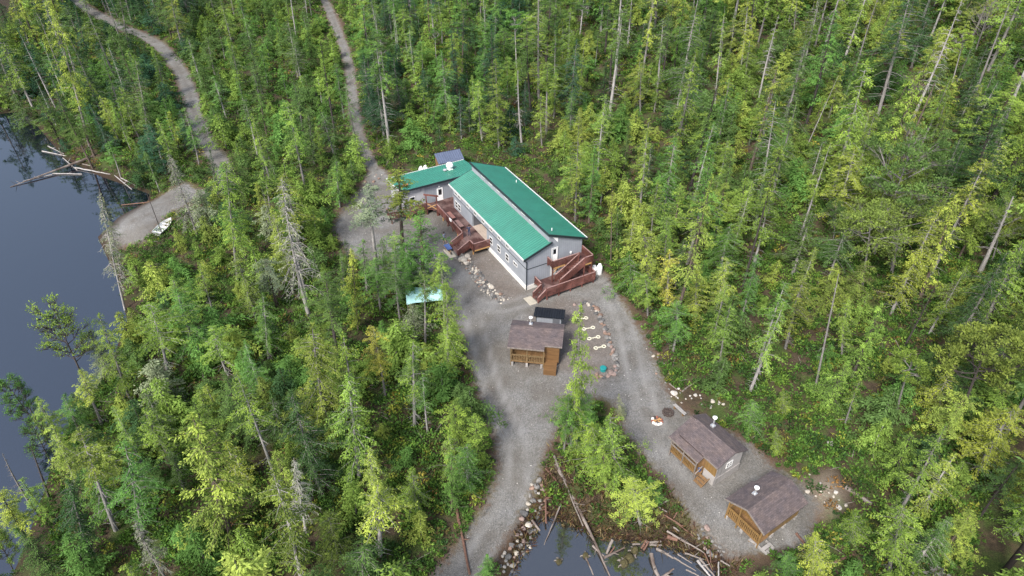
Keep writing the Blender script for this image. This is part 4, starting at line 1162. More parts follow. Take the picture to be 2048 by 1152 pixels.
def split1(c):
    if c.z > 1.47: return 0
    if abs(c.x) > .205 and c.z < 1.22: return 0
    if c.z > .92: return 1
    if c.z > .47: return 2
    return 0 if c.z > .11 else 3
X, Y = at_z(889, 486)
person((X, Y, 0), LYAW - R(60), J, Rr, E_, 'person in a pale blue-grey shirt and dark shorts walking across the gravel yard', (.27, .32, .42), (.035, .04, .06), (.03, .022, .018), split1)
J, Rr, E_ = figure(((-.36, .22, 1.42), (-.42, .46, 1.50)), ((.30, .05, 1.17), (.20, .27, 1.12)), ((-.12, .04, .48), (-.14, 0, .09)), ((.12, .03, .48), (.14, -.02, .09)))
def split2(c):
    if c.z > 1.47 and abs(c.x) < .15: return 0
    if math.hypot(c.x, c.y) > .44 or (c.y > .24 and c.x > 0): return 0
    if c.z > .92: return 1
    return 2 if c.z > .10 else 3
X, Y, Z = UV(13.05, -1.45, 1.01)
person((X, Y, Z), R(165), J, Rr, E_, 'person in dark navy clothes on the deck holding one arm out', (.035, .045, .085), (.05, .06, .11), (.02, .016, .014), split2)
# ------------------------------------------------------------------ rocks
def mat_rock():
    m, n, l, p = nodes_of('field_stone')
    oi = n.new('ShaderNodeObjectInfo'); tc = n.new('ShaderNodeTexCoord')
    t, t2 = noise(n, l, 2.2, 5, .65, tc.outputs['Object']), noise(n, l, 11, 4, .7, tc.outputs['Object'])
    c = ramp(n, l, t.outputs['Fac'], [(.3, (.62, .60, .58)), (.7, (1.25, 1.22, 1.2))])
    c2 = ramp(n, l, t2.outputs['Fac'], [(.3, (.8, .8, .8)), (.7, (1.15, 1.15, 1.15))])
    a = mixc(n, l, 1.0, oi.outputs['Color'], c.outputs[0], 'MULTIPLY')
    l.new(mixc(n, l, 1.0, a, c2.outputs[0], 'MULTIPLY'), p.inputs['Base Color'])
    setp(p, Roughness=.88); bump(n, l, p, t2.outputs['Fac'], .5, .03)
    return m
M['rock'] = mat_rock()
import bmesh
def rock_mesh(seed):
    rr = random.Random(seed)
    bm = bmesh.new(); bmesh.ops.create_icosphere(bm, subdivisions=2, radius=1)
    planes = []
    for _ in range(9):
        d = Vector((rr.gauss(0, 1), rr.gauss(0, 1), rr.gauss(0, 1))).normalized(); planes.append((d, .62 + rr.random() * .25))
    off = Vector((rr.random() * 9, rr.random() * 9, rr.random() * 9))
    from mathutils import noise as mn
    for v in bm.verts:
        for d, k in planes:
            s = v.co.dot(d)
            if s > k: v.co -= d * (s - k)
        v.co *= 1 + .16 * mn.noise(v.co * 1.7 + off)
        v.co.z *= .72
    me = bpy.data.meshes.new('rock'); bm.to_mesh(me); bm.free(); me.materials.append(M['rock'])
    return me
ROCKS = [rock_mesh(i) for i in range(8)]
ORD = ['first', 'second', 'third', 'fourth', 'fifth', 'sixth', 'seventh', 'eighth', 'ninth', 'tenth', 'eleventh', 'twelfth', 'thirteenth', 'fourteenth', 'fifteenth', 'sixteenth', 'seventeenth', 'eighteenth', 'nineteenth', 'twentieth',
       'twenty-first', 'twenty-second', 'twenty-third', 'twenty-fourth', 'twenty-fifth', 'twenty-sixth', 'twenty-seventh', 'twenty-eighth', 'twenty-ninth', 'thirtieth']
RC = {'grey': (.20, .197, .192), 'dark grey': (.09, .092, .095), 'pale': (.44, .41, .36), 'rusty brown': (.24, .165, .13), 'pinkish': (.27, .205, .185), 'white': (.48, .465, .44)}
def rock(x, y, r, tone, label, group, rr, name='rock', sink=.32, flat=1.0):
    o = link_mesh(name, ROCKS[rr.randrange(8)], None, (x, y, H1(x, y) + r * (.72 * flat) * (1 - 2 * sink)), (rr.uniform(-.3, .3), rr.uniform(-.3, .3), rr.uniform(0, 6.28)), (r * rr.uniform(.85, 1.2), r * rr.uniform(.8, 1.1), r * flat * rr.uniform(.85, 1.15)))
    j = rr.uniform(.85, 1.15); c = RC[tone]
    o.color = (c[0] * j, c[1] * j, c[2] * j, 1)
    return tag(o, label, 'rock', group)
def rock_row(path, n, width, size, tones, where, group, seed, z=0.0, name='rock'):
    """Rocks strewn along a path of photo points; labels count each tone from the path's start."""
    rr = random.Random(seed); P = smoothpath([at_z(*p, z) for p in path], 8)
    seg = np.r_[0, np.cumsum(np.hypot(*np.diff(P, axis=0).T))]; done = []; cnt = {}
    for i in range(n):
        best = None
        for _ in range(14):
            s = seg[-1] * min(1, max(0, (i + rr.uniform(-.4, 1.4)) / n)); x = np.interp(s, seg, P[:, 0]); y = np.interp(s, seg, P[:, 1])
            j = min(np.searchsorted(seg, s, 'right'), len(P) - 1); d = P[j] - P[j - 1]; d = d / (np.hypot(*d) + 1e-9)
            o = rr.uniform(-.5, .5) * width; x, y = x - d[1] * o, y + d[0] * o
            r = size[0] * (size[1] / size[0]) ** (rr.random() ** 1.6)
            gap = min([math.hypot(x - a, y - b) - .8 * (r + c) for a, b, c in done] + [9])
            if best is None or gap > best[0]: best = (gap, x, y, r)
            if gap > 0: break
        _, x, y, r = best; done.append((x, y, r))
    for i, (x, y, r) in enumerate(done):
        tone = rr.choices(list(tones), list(tones.values()))[0]; k = cnt.get(tone, 0); cnt[tone] = k + 1
        rock(x, y, r, tone, f'{ORD[k] if k < len(ORD) else "farther"} {tone} rock {where}', group, rr, name)
rock_row([(920, 512), (934, 526), (952, 548), (966, 570), (985, 588), (1012, 603)], 130, 1.5, (.13, .42), {'grey': 5, 'dark grey': 2, 'pale': 4, 'rusty brown': 2},
         'down the rubble strip below the deck', 'rubble strip below the lodge', 5)
for k, (p, r) in enumerate([((926, 522), .62), ((935, 516), .55), ((933, 528), .45)]):
    X, Y = at_z(*p); rock(X, Y, r, 'pale', ['largest pale boulder at the head of the rubble strip by the steps', 'pale boulder nearest the deck at the head of the rubble strip', 'smallest pale boulder at the head of the rubble strip'][k], 'big pale boulders by the steps', random.Random(k + 90))
rock_row([(1150, 612), (1172, 608), (1190, 620), (1204, 645), (1214, 668), (1222, 695), (1228, 715), (1233, 738), (1222, 750), (1206, 756), (1192, 752)], 54, .40, (.24, .46), {'grey': 4, 'dark grey': 1.5, 'pale': 1.2, 'rusty brown': 3, 'pinkish': 2},
         'along the stone border of the ring bed', 'stone border of the ring bed', 8)
rock_row([(1072, 968), (1076, 992), (1070, 1015), (1058, 1040), (1050, 1070), (1040, 1092), (1022, 1112), (1008, 1140)], 58, 1.4, (.16, .55), {'grey': 4, 'dark grey': 2, 'pale': 1, 'rusty brown': 2, 'pinkish': 2, 'white': .8},
         'down the bank between road and pond', 'rocks on the pond bank', 13, -.4)
rock_row([(1300, 690), (1316, 730), (1335, 762), (1362, 790)], 22, 1.5, (.08, .2), {'grey': 2, 'pale': 2, 'rusty brown': 2}, 'on the forest edge of the right-hand drive', 'stones on the drive verge', 17)
rock_row([(1345, 780), (1375, 800), (1420, 800), (1450, 806)], 20, 2.2, (.10, .34), {'white': 3, 'pale': 2}, 'in the rubble behind the grey plank', 'pale rubble by the fire pits', 19)
rock_row([(1400, 1060), (1418, 1085), (1440, 1110)], 18, 1.2, (.12, .34), {'grey': 3, 'pinkish': 1, 'dark grey': 1}, 'at the pond end of the cabin drive', 'stones at the pond end of the drive', 23, -.3)
rock_row([(1610, 975), (1650, 985), (1660, 1015)], 14, 3.0, (.10, .30), {'pale': 3, 'white': 1, 'rusty brown': 1}, 'in the bare clay patch beyond the honey-walled cabin', 'stones in the bare clay patch', 29)
rock_row([(700, 392), (722, 384), (745, 360), (760, 348)], 14, 1.6, (.12, .38), {'pale': 2, 'rusty brown': 2, 'grey': 1}, 'where the forest track meets the yard', 'stones at the track mouth', 31)
X, Y, Z = on_ground(1660, 889); rock(X, Y, .42, 'white', 'lone white boulder in the undergrowth behind the cabins', None, random.Random(4))
rr_ = random.Random(77); V, Fq_, C_ = [], [], []
def scatter_pebbles():
    """Loose stones on the gravel: nobody could count them."""
    n = 900; vs, fs, cs = [], [], []; r = np.random.default_rng(3)
    x0, y0 = r.uniform(-32, 30, 9000), r.uniform(24, 92, 9000)
    g = gravel_sdf(x0, y0); k = np.where((g < -.2))[0][:n]
    base = np.array([(1, 0, 0), (0, 1, 0), (-1, 0, 0), (0, -1, 0), (0, 0, .8), (0, 0, -.4)], float)
    tri = np.array([(0, 1, 4), (1, 2, 4), (2, 3, 4), (3, 0, 4), (1, 0, 5), (2, 1, 5), (3, 2, 5), (0, 3, 5)])
    s = .025 + .055 * r.random(len(k)) ** 3
    z = height(x0[k], y0[k])
    b = base[None] * r.uniform(.6, 1.3, (len(k), 6, 1)) * s[:, None, None]
    v = b + np.stack([x0[k], y0[k], z + s * .1], 1)[:, None]
    f = tri[None] + (np.arange(len(k)) * 6)[:, None, None]
    tone = r.uniform(.12, .55, len(k)) ** 1.0
    col = np.repeat(np.stack([tone, tone * .96, tone * .9], 1), 8, 0)
    me = np_mesh('loose_stones', v.reshape(-1, 3), f.reshape(-1, 3), M['facecol'], facecol=col)
    tag(link_mesh('loose_stones', me), kind='stuff')
def mat_facecol():
    m, n, l, p = nodes_of('stone_tones'); t = n.new('ShaderNodeAttribute'); t.attribute_name = 'col'
    l.new(t.outputs['Color'], p.inputs['Base Color']); setp(p, Roughness=.9); return m
M['facecol'] = mat_facecol()
scatter_pebbles()

# ------------------------------------------------------------------ fallen logs
def log(p, q, r0, r1, mat, label, z0=None, z1=None, group=None, name='fallen_log', stubs=4, bend=.0, seed=0, base=0.0):
    """A tapered trunk lying from photo point p to photo point q, with a few broken stubs."""
    rr = random.Random(hash((p, q)) & 0xffff)
    def pt(k, z):
        if z is None: x, y, g = on_ground(*k); return Vector((x, y, max(g, base) + r0 * .6))
        return Vector((*at_z(*k, z), z))
    a, b = pt(p, z0), pt(q, z1)
    c = (a + b) / 2; d = b - a; L = d.length; d.normalize()
    e = tag(empty(name, c), label, 'log', group)
    side = Vector((-d.y, d.x, 0))
    k = MB(); pts, rad = [], []
    for i in range(9):
        t = i / 8
        pts.append(a + (b - a) * t - c + side * (math.sin(t * 3.14) * bend * L + rr.uniform(-.02, .02)) + Vector((0, 0, rr.uniform(-.02, .02)))); rad.append((r0 + (r1 - r0) * t) * rr.uniform(.93, 1.07))
    k.tube(pts, rad, M[mat], 9); k.build('trunk', e)
    for i in range(stubs):
        t = rr.uniform(.25, .95); o = a + (b - a) * t - c; an = rr.uniform(0, 3.14)
        v = (side * math.cos(an) + Vector((0, 0, 1)) * math.sin(an) + d * .6).normalized() * rr.uniform(.3, 1.1)
        k = MB(); k.tube([o, o + v * .6, o + v + Vector((0, 0, .05))], [r1 * .5 + .02, r1 * .3 + .015, .01], M[mat], 5); k.build('branch_stub', e)
    return e
LK = LAKE_Z
for (p, q, r0, r1, mt, lab, z0, z1, st) in [
    ((196, 309), (20, 374), .34, .07, 'wet_log', 'longest dark trunk reaching from the shore far out over the lake', -1.1, -1.95, 7),
    ((104, 349), (45, 362), .10, .04, 'drift', 'thin pale limb floating beside the long dark trunk', -1.92, -1.96, 2),
    ((84, 302), (137, 313), .13, .09, 'drift', 'bleached log floating among the tree reflections, farthest out', -1.93, -1.9, 1),
    ((105, 347), (164, 348), .14, .10, 'drift', 'bleached straight log lying across the long dark trunk', -1.9, -1.88, 1),
    ((126, 316), (155, 341), .10, .07, 'drift', 'thin pale log slanting down to the long dark trunk', -1.8, -1.9, 2),
    ((150, 335), (222, 349), .16, .10, 'drift', 'pale log along the shore just inland of the dark trunk', -1.8, -1.75, 2),
    ((165, 328), (215, 338), .13, .09, 'wet_log', 'grey-brown log behind the pale shore log', -1.7, -1.7, 2),
    ((228, 350), (264, 379), .12, .07, 'drift', 'pale pole sloping into the dark cove water, upper of two', -1.75, -1.95, 1),
    ((242, 356), (287, 379), .11, .07, 'drift', 'pale pole sloping into the dark cove water, lower of two', -1.7, -1.95, 1),
    ((320, 402), (243, 410), .15, .09, 'red_log', 'reddish log lying along the edge of the gravel ramp', -1.7, -1.9, 0),
    ((96, 292), (128, 308), .10, .07, 'drift', 'short pale log half sunk below the spruces', -1.9, -1.85, 1),
    ((118, 296), (124, 312), .11, .09, 'wet_log', 'short dark log end pointing out of the lake margin', -1.7, -1.9, 1),
    ((0, 219), (38, 216), .14, .11, 'drift', 'grey log in the pile at the far cove, lowest', -1.9, -1.85, 1),
    ((0, 215), (36, 211), .13, .10, 'drift', 'grey log in the pile at the far cove, topmost', -1.75, -1.7, 1)]:
    log(p, q, r0 * .75, r1 * .7, mt if mt != 'drift' else 'grey_wood', lab, z0, z1, 'drift logs on the lake shore', stubs=st)
PZ = POND_Z
for (p, q, r0, r1, mt, lab, z0, z1, st, bd) in [
    ((1112, 930), (1222, 1156), .30, .08, 'wet_log', 'longest dark purple-brown trunk sloping from the brush into the pond', .1, PZ + .05, 5, .01),
    ((1108, 912), (1166, 1052), .15, .06, 'drift', 'thin pale trunk lying on the long dark one', .35, -.3, 4, 0),
    ((1091, 937), (1121, 974), .12, .08, 'red_log', 'reddish limb beside the top of the long dark trunk', .2, 0, 2, .03),
    ((1122, 1008), (1088, 1090), .10, .04, 'wet_log', 'thin grey pole dipping into the pond by the rocks', -.3, PZ, 1, 0),
    ((1090, 950), (1092, 1046), .08, .12, 'red_log', 'bare reddish young trunk with its roots towards the pond', .1, -.5, 8, 0),
    ((1064, 1040), (1080, 1062), .15, .12, 'wet_log', 'short grey log wedged among the bank rocks', -.4, -.7, 0, 0),
    ((1171, 1113), (1187, 1150), .09, .07, 'wet_log', 'black pole standing out of the pond near the frame bottom', PZ + .1, PZ, 0, 0),
    ((1225, 1079), (1213, 1107), .17, .14, 'drift', 'thick bleached stub leaning out of the pond', -.3, PZ, 0, 0),
    ((1185, 1091), (1208, 1113), .13, .10, 'drift', 'pale log sloping to the bleached stub', -.8, PZ + .05, 1, 0),
    ((1204, 1117), (1250, 1095), .16, .08, 'wet_log', 'dark log rising to the right behind the bleached stub', PZ, -.85, 2, 0),
    ((1180, 1070), (1194, 1092), .08, .06, 'drift', 'thin pale stick above the pale sloping log', -.7, -.9, 0, 0),
    ((1229, 1093), (1217, 1112), .09, .06, 'red_log', 'short reddish stick beside the bleached stub', -.8, PZ, 0, 0),
    ((1265, 1089), (1280, 1088), .12, .11, 'drift', 'short bleached log end at the brush edge', -.9, -.9, 0, 0),
    ((1283, 1096), (1293, 1080), .13, .11, 'red_log', 'brown log end standing by the brush, left of two', -.8, -.6, 0, 0),
    ((1287, 1100), (1298, 1083), .12, .10, 'red_log', 'brown log end standing by the brush, right of two', -.8, -.6, 0, 0),
    ((1292, 1085), (1322, 1083), .15, .12, 'drift', 'grey log along the pond edge, upper of two', -.8, -.8, 1, 0),
    ((1299, 1090), (1323, 1090), .12, .11, 'drift', 'pale log along the pond edge, lower of two', -.9, -.9, 0, 0),
    ((1303, 1107), (1318, 1156), .22, .19, 'wet_log', 'thick dark curved log standing in the pond', -.6, PZ, 1, -.05),
    ((1313, 1097), (1347, 1117), .17, .09, 'drift', 'broad bleached log floating at the middle of the pond edge', PZ + .05, PZ + .03, 2, .03),
    ((1347, 1115), (1392, 1142), .09, .05, 'drift', 'pale pole floating below the broad bleached log', PZ + .03, PZ, 0, 0),
    ((1355, 1108), (1384, 1127), .08, .05, 'drift', 'thin pale pole floating nearest the cabin drive', PZ + .03, PZ, 0, 0),
    ((1372, 1139), (1398, 1152), .09, .06, 'drift', 'short pale pole floating near the frame bottom', PZ + .03, PZ, 0, 0),
    ((1370, 1106), (1408, 1119), .10, .06, 'drift', 'pale log reaching from the pond to the drive stones', -.8, -.5, 1, 0),
    ((1399, 1116), (1431, 1155), .13, .07, 'drift', 'long bleached log at the right end of the pond', -.4, -.7, 1, 0),
    ((1395, 1121), (1423, 1156), .15, .09, 'grey_wood', 'wide grey log beside the long bleached one', -.6, -.9, 1, 0),
    ((1409, 1106), (1425, 1141), .07, .05, 'red_log', 'thin brown stick crossing the right-end logs', -.1, -.4, 0, 0),
    ((1420, 1101), (1422, 1126), .07, .06, 'red_log', 'short brown stick upright by the drive edge', .1, -.2, 0, 0),
    ((1324, 1155), (1348, 1137), .15, .10, 'wet_log', 'dark log with a broken end at the frame bottom', PZ, -.6, 1, 0),
    ((1437, 1124), (1437, 1156), .08, .07, 'grey_wood', 'grey stick at the lower right corner of the pond', -.2, -.4, 0, 0),
    ((1441, 1121), (1460, 1132), .09, .07, 'drift', 'pale log at the edge of the drive by the pond corner', .05, .05, 0, 0),
    ((1334, 1062), (1411, 1107), .12, .06, 'wet_log', 'long dark pole over the slash heap left of the cabin drive', -.2, -.2, 2, 0),
    ((1328, 1030), (1366, 1052), .09, .06, 'red_log', 'reddish pole across the slash heap, upper', .05, .1, 1, 0),
    ((1316, 1013), (1334, 1024), .09, .07, 'drift', 'pale pole at the top of the slash heap', .1, .1, 0, 0),
    ((1336, 1001), (1317, 1011), .09, .07, 'drift', 'grey pole between the green bush and the drive', .1, .1, 0, 0),
    ((1347, 1054), (1358, 1062), .10, .08, 'drift', 'short grey log in the middle of the slash heap', .0, .0, 0, 0),
    ((1354, 1025), (1347, 1037), .08, .07, 'red_log', 'short red stick standing in the slash heap', .3, .1, 0, 0),
    ((1334, 1073), (1355, 1080), .26, .22, 'red_log', 'thick red-brown log butt at the foot of the slash heap', -.5, -.5, 0, 0),
    ((1345, 1070), (1380, 1090), .10, .07, 'wet_log', 'dark stick beside the red-brown log butt', -.3, -.4, 2, 0),
    ((1360, 1075), (1398, 1100), .09, .06, 'drift', 'grey stick low in the slash heap', -.4, -.4, 1, 0),
    ((1352, 1045), (1390, 1075), .08, .05, 'red_log', 'thin reddish stick through the slash heap', -.1, -.2, 1, 0)]:
    log(p, q, r0 * .78, r1 * .75, mt, lab, z0, z1, 'logs and slash round the pond', stubs=st, bend=bd)
for (p, q, r0, r1, mt, lab, st) in [
    ((1690, 976), (1742, 1010), .22, .16, 'wet_log', 'dark fallen log in the undergrowth right of the clay patch', 1),
    ((1592, 1068), (1612, 1092), .12, .10, 'red_log', 'reddish log by the bush at the end of the cabin drive', 0),
    ((900, 955), (940, 1150), .16, .10, 'red_log', 'fallen red-brown trunk through the undergrowth left of the road', 3),
    ((915, 868), (945, 920), .15, .12, 'wet_log', 'brown log lying in the brush beside the road bend', 2),
    ((383, 1050), (440, 1140), .17, .11, 'red_log', 'fallen brown trunk in the dark undergrowth near the lake', 2),
    ((1665, 1128), (1705, 1112), .12, .10, 'red_log', 'pinkish log at the frame bottom right of the cabins', 0),
    ((1338, 768), (1354, 780), .08, .06, 'drift', 'thin pale stick at the forest edge above the fire pits', 0),
    ((1364, 784), (1378, 772), .09, .07, 'drift', 'short pale stick in the rubble above the grey plank', 1)]:
    log(p, q, r0, r1, mt, lab, None, None, None, stubs=st)
# mossy stumps in the pond
M['moss'] = mat_simple('mossy_bark', (.055, .048, .020), .95, .5, 5, bumpy=.5)
for (p, r, h, lab) in [((1248, 1128), .42, .5, 'round mossy stump in the pond, nearest the curved log'), ((1258, 1117), .5, .45, 'wide mossy stump in the pond touching the brown one'), ((1269, 1104), .38, .7, 'tall brown mossy stump at the pond edge'), ((1171, 1112), .32, .35, 'small mossy stump at the end of the black pole'), ((1118, 1124), .30, .3, 'small reedy stump in front of the tree reflection')]:
    X, Y = at_z(*p, PZ); r *= .8; e = tag(empty('stump', (X, Y, PZ)), lab, 'stump', 'mossy stumps in the pond')
    m = MB(); rr = random.Random(p[0]); n = 10
    prof = [(1.05, -.5), (1.1, 0), (1, .35), (.8, .75), (.55, .95), (.1, 1.0)]
    vs = [(r * a * (1 + .22 * rr.uniform(-1, 1)) * math.cos(2 * math.pi * j / n), r * a * (1 + .22 * rr.uniform(-1, 1)) * math.sin(2 * math.pi * j / n), b * h + rr.uniform(-.04, .04)) for a, b in prof for j in range(n)]
    fs = [(i * n + j, i * n + (j + 1) % n, (i + 1) * n + (j + 1) % n, (i + 1) * n + j) for i in range(len(prof) - 1) for j in range(n)]
    m.add(vs, fs + [tuple(range((len(prof) - 1) * n, len(prof) * n))], M['moss']); m.build('trunk', e)
    m = MB()
    for j in range(5):
        a = rr.uniform(0, 6.28); m.tube([(.6 * r * math.cos(a), .6 * r * math.sin(a), .1), (1.5 * r * math.cos(a), 1.5 * r * math.sin(a), .06), (2.1 * r * math.cos(a + .2), 2.1 * r * math.sin(a + .2), -.08)], [.09, .05, .02], M['drift'], 5)
    m.build('root', e)
# ------------------------------------------------------------------ trees: materials
def mat_leaf(name, source):
    m, n, l, p = nodes_of(name)
    n.remove(p)
    out = n['Material Output']
    if source == 'object':
        oi = n.new('ShaderNodeObjectInfo'); base = oi.outputs['Color']
        t = n.new('ShaderNodeAttribute'); t.attribute_name = 'tint'
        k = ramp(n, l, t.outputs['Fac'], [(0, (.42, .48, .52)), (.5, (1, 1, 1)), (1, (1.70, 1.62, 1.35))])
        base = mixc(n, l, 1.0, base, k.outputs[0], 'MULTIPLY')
    else:
        t = n.new('ShaderNodeAttribute'); t.attribute_name = 'col'; base = t.outputs['Color']
    d, tr, mx = n.new('ShaderNodeBsdfDiffuse'), n.new('ShaderNodeBsdfTranslucent'), n.new('ShaderNodeMixShader')
    l.new(base, d.inputs['Color']); l.new(mixc(n, l, 1.0, base, (1.0, 1.12, .60), 'MULTIPLY'), tr.inputs['Color'])
    mx.inputs[0].default_value = .30
    l.new(d.outputs[0], mx.inputs[1]); l.new(tr.outputs[0], mx.inputs[2]); l.new(mx.outputs[0], out.inputs['Surface'])
    return m
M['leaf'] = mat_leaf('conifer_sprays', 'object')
M['leafcol'] = mat_leaf('undergrowth_leaves', 'face')
def mat_bark():
    m, n, l, p = nodes_of('bark')
    oi = n.new('ShaderNodeObjectInfo'); tc = n.new('ShaderNodeTexCoord')
    mp = n.new('ShaderNodeMapping'); mp.inputs['Scale'].default_value = (7, 7, 1.1); l.new(tc.outputs['Object'], mp.inputs[0])
    t = noise(n, l, 1.4, 5, .7, mp.outputs[0])
    c = ramp(n, l, t.outputs['Fac'], [(.3, (.45, .43, .42)), (.7, (1.35, 1.33, 1.3))])
    l.new(mixc(n, l, 1.0, oi.outputs['Color'], c.outputs[0], 'MULTIPLY'), p.inputs['Base Color']); setp(p, Roughness=.9)
    return m
M['bark'] = mat_bark()

# ------------------------------------------------------------------ trees: one mesh of trunk and one of foliage per pattern
def diamonds(base, d, ln, wd, up):
    """Leaf sprays as lozenges: base (n,3), direction (n,3), length, width (n), up (n,3) -> verts, quads."""
    s = np.cross(d, up); s /= np.linalg.norm(s, axis=1, keepdims=True) + 1e-9
    nrm = np.cross(s, d)
    mid = base + d * (ln * .45)[:, None] + nrm * (ln * .06)[:, None]
    v = np.stack([base, mid + s * (wd / 2)[:, None], base + d * ln[:, None], mid - s * (wd / 2)[:, None]], 1)
    f = (np.arange(len(base)) * 4)[:, None] + np.arange(4)[None]
    return v.reshape(-1, 3), f
def unit(a): return a / (np.linalg.norm(a, axis=-1, keepdims=True) + 1e-9)
UPV = np.array([0, 0, 1.0])
def np_tube(pts, rad, k=6):
    pts = np.asarray(pts, float); rad = np.asarray(rad, float); n = len(pts)
    d = unit(np.gradient(pts, axis=0)); ref = np.where(np.abs(d[:, 2:3]) < .9, UPV[None], np.array([[1.0, 0, 0]]))
    x = unit(np.cross(d, ref)); y = np.cross(d, x)
    a = 2 * np.pi * np.arange(k) / k
    v = pts[:, None] + (x[:, None] * np.cos(a)[None, :, None] + y[:, None] * np.sin(a)[None, :, None]) * rad[:, None, None]
    i, j = np.meshgrid(np.arange(n - 1), np.arange(k), indexing='ij'); j2 = (j + 1) % k
    f = np.stack([i * k + j, i * k + j2, (i + 1) * k + j2, (i + 1) * k + j], -1).reshape(-1, 4)
    return v.reshape(-1, 3), f
def join(parts):
    vs, fs, o = [], [], 0
    for v, f in parts: vs.append(v); fs.append(f + o); o += len(v)
    return np.concatenate(vs), np.concatenate(fs)

def conifer(seed, H=15.0, R_=2.4, cb=.10, nb=130, shape=1.0, droop=.35, rise=.15, hang=.6, leaf=.42, step=.17, wide=.36, gaps=.15, trunk_r=.19, dead=10, flat=.5, lod=1.0, leader=.6, clump=.35):
    """Trunk and crown of one conifer. shape: crown outline power; hang: how far sprays droop; flat: how level the sprays lie."""
    r = np.random.default_rng(seed)
    R_, nb, leaf = R_ * 1.04, int(nb * 1.35), leaf * .66
    bend = r.normal(0, .12, 2)
    ax = lambda t: np.stack([bend[0] * np.sin(t * 3.1) * H / 15, bend[1] * np.sin(t * 2.3 + .5) * H / 15, t * H], -1)
    tt = np.linspace(-.03, .985, 12)
    parts = [np_tube(ax(tt), trunk_r * (1 - np.clip(tt, 0, 1)) ** .85 + .018, 7)]
    gapc = r.uniform(0, 2 * np.pi, 5), r.uniform(cb, 1, 5)
    ph = r.uniform(0, 6.28, 6); lump = lambda a, t: 1 + .20 * np.sin(a + ph[0] + t * 5) + .20 * np.sin(t * 17 + ph[1]) + .16 * np.sin(2 * a + ph[2] - t * 9) + .14 * np.sin(t * 33 + ph[3])
    V, F, T = [], [], []
    off = 0
    for b in range(nb):
        u = (b + r.random()) / nb; t = cb + (1 - cb) * u ** .92
        prof = (1 - u) ** shape * (.55 + .45 * min(1, u / .12)) + .05
        az = b * 2.39996 + r.normal(0, .35)
        if r.random() < gaps * .5: continue
        k = 1.0
        for ga, gt in zip(*gapc):
            if abs((az - ga + np.pi) % (2 * np.pi) - np.pi) < .7 and abs(t - gt) < .10: k = .35
        L = R_ * prof * r.uniform(.40, 1.35) * k * lump(az, t)
        if L < .12: L = .12
        out = np.array([np.cos(az), np.sin(az), 0]); sid = np.array([-out[1], out[0], 0])
        o = ax(np.array(t)); rs = rise + .55 * max(0, u - .7); dr = droop * r.uniform(.6, 1.4)
        n = max(2, int(L / step * lod))
        s = (np.arange(n) + r.uniform(.2, .9, n)) / n; s = .12 + .88 * s ** (.75 if L > 1 else 1)
        wob_ = r.normal(0, .05, (n, 3)) * L
        P = o + out * (L * s)[:, None] + UPV * (L * (rs * s - dr * s * s))[:, None] + wob_
        bt = r.normal(.5, .24)                                        # the branch's own tone
        if L > .5 and lod >= 1: parts.append(np_tube(np.stack([o, o + out * L * .5 + UPV * L * (rs * .5 - dr * .25), o + out * L * .93 + UPV * L * (rs * .93 - dr * .86)]), np.array([.035, .022, .008]), 3))
        for sg in (-1, 1):
            for rep in range(4):
                m = n
                ln = leaf * r.uniform(.55, 1.25, m) * (1.05 - .35 * s) * (.55 + .45 * min(1, L / .9)) / (lod ** .5)
                d = out[None] * r.uniform(.25, .95, m)[:, None] + sid[None] * (sg * r.uniform(.25, 1.0, m))[:, None] - UPV[None] * (hang * r.uniform(.3, 1.3, m))[:, None] + r.normal(0, .12, (m, 3))
                d = unit(d)
                up = unit(UPV[None] * flat + r.normal(0, 1, (m, 3)) * (1 - flat) + out[None] * (1 - flat) * .6)
                st = P + r.normal(0, .05, (m, 3)) + (d * ln[:, None] * (.30 * rep))
                v, f = diamonds(st, d, ln, ln * wide * r.uniform(.8, 1.3, m), up)
                V.append(v); F.append(f + off); off += len(v)
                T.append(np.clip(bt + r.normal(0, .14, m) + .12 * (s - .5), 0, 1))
    # leader
    n = int(26 * lod) + 4
    s = r.random(n); P = ax(1 - .06 + .06 * s) * 1.0
    d = unit(np.stack([r.normal(0, .5, n), r.normal(0, .5, n), r.uniform(.1, 1.0, n)], -1)); ln = .30 * r.uniform(.6, 1.2, n) * leader / .6
    v, f = diamonds(P, d, ln, ln * wide, unit(r.normal(0, 1, (n, 3)))); V.append(v); F.append(f + off); T.append(np.clip(r.normal(.6, .15, n), 0, 1))
    for i in range(dead):                                             # dead limbs under the crown
        t = r.uniform(.06, max(.12, cb)); az = r.uniform(0, 6.28); L = r.uniform(.5, 1.5) * R_ / 2.4; out = np.array([np.cos(az), np.sin(az), 0]); o = ax(np.array(t))
        parts.append(np_tube(np.stack([o, o + out * L * .5 - UPV * .04, o + out * L - UPV * (.25 * L * r.uniform(0, 1.5))]), np.array([.035, .022, .007]), 3))
    return join(parts), (np.concatenate(V), np.concatenate(F), np.concatenate(T))

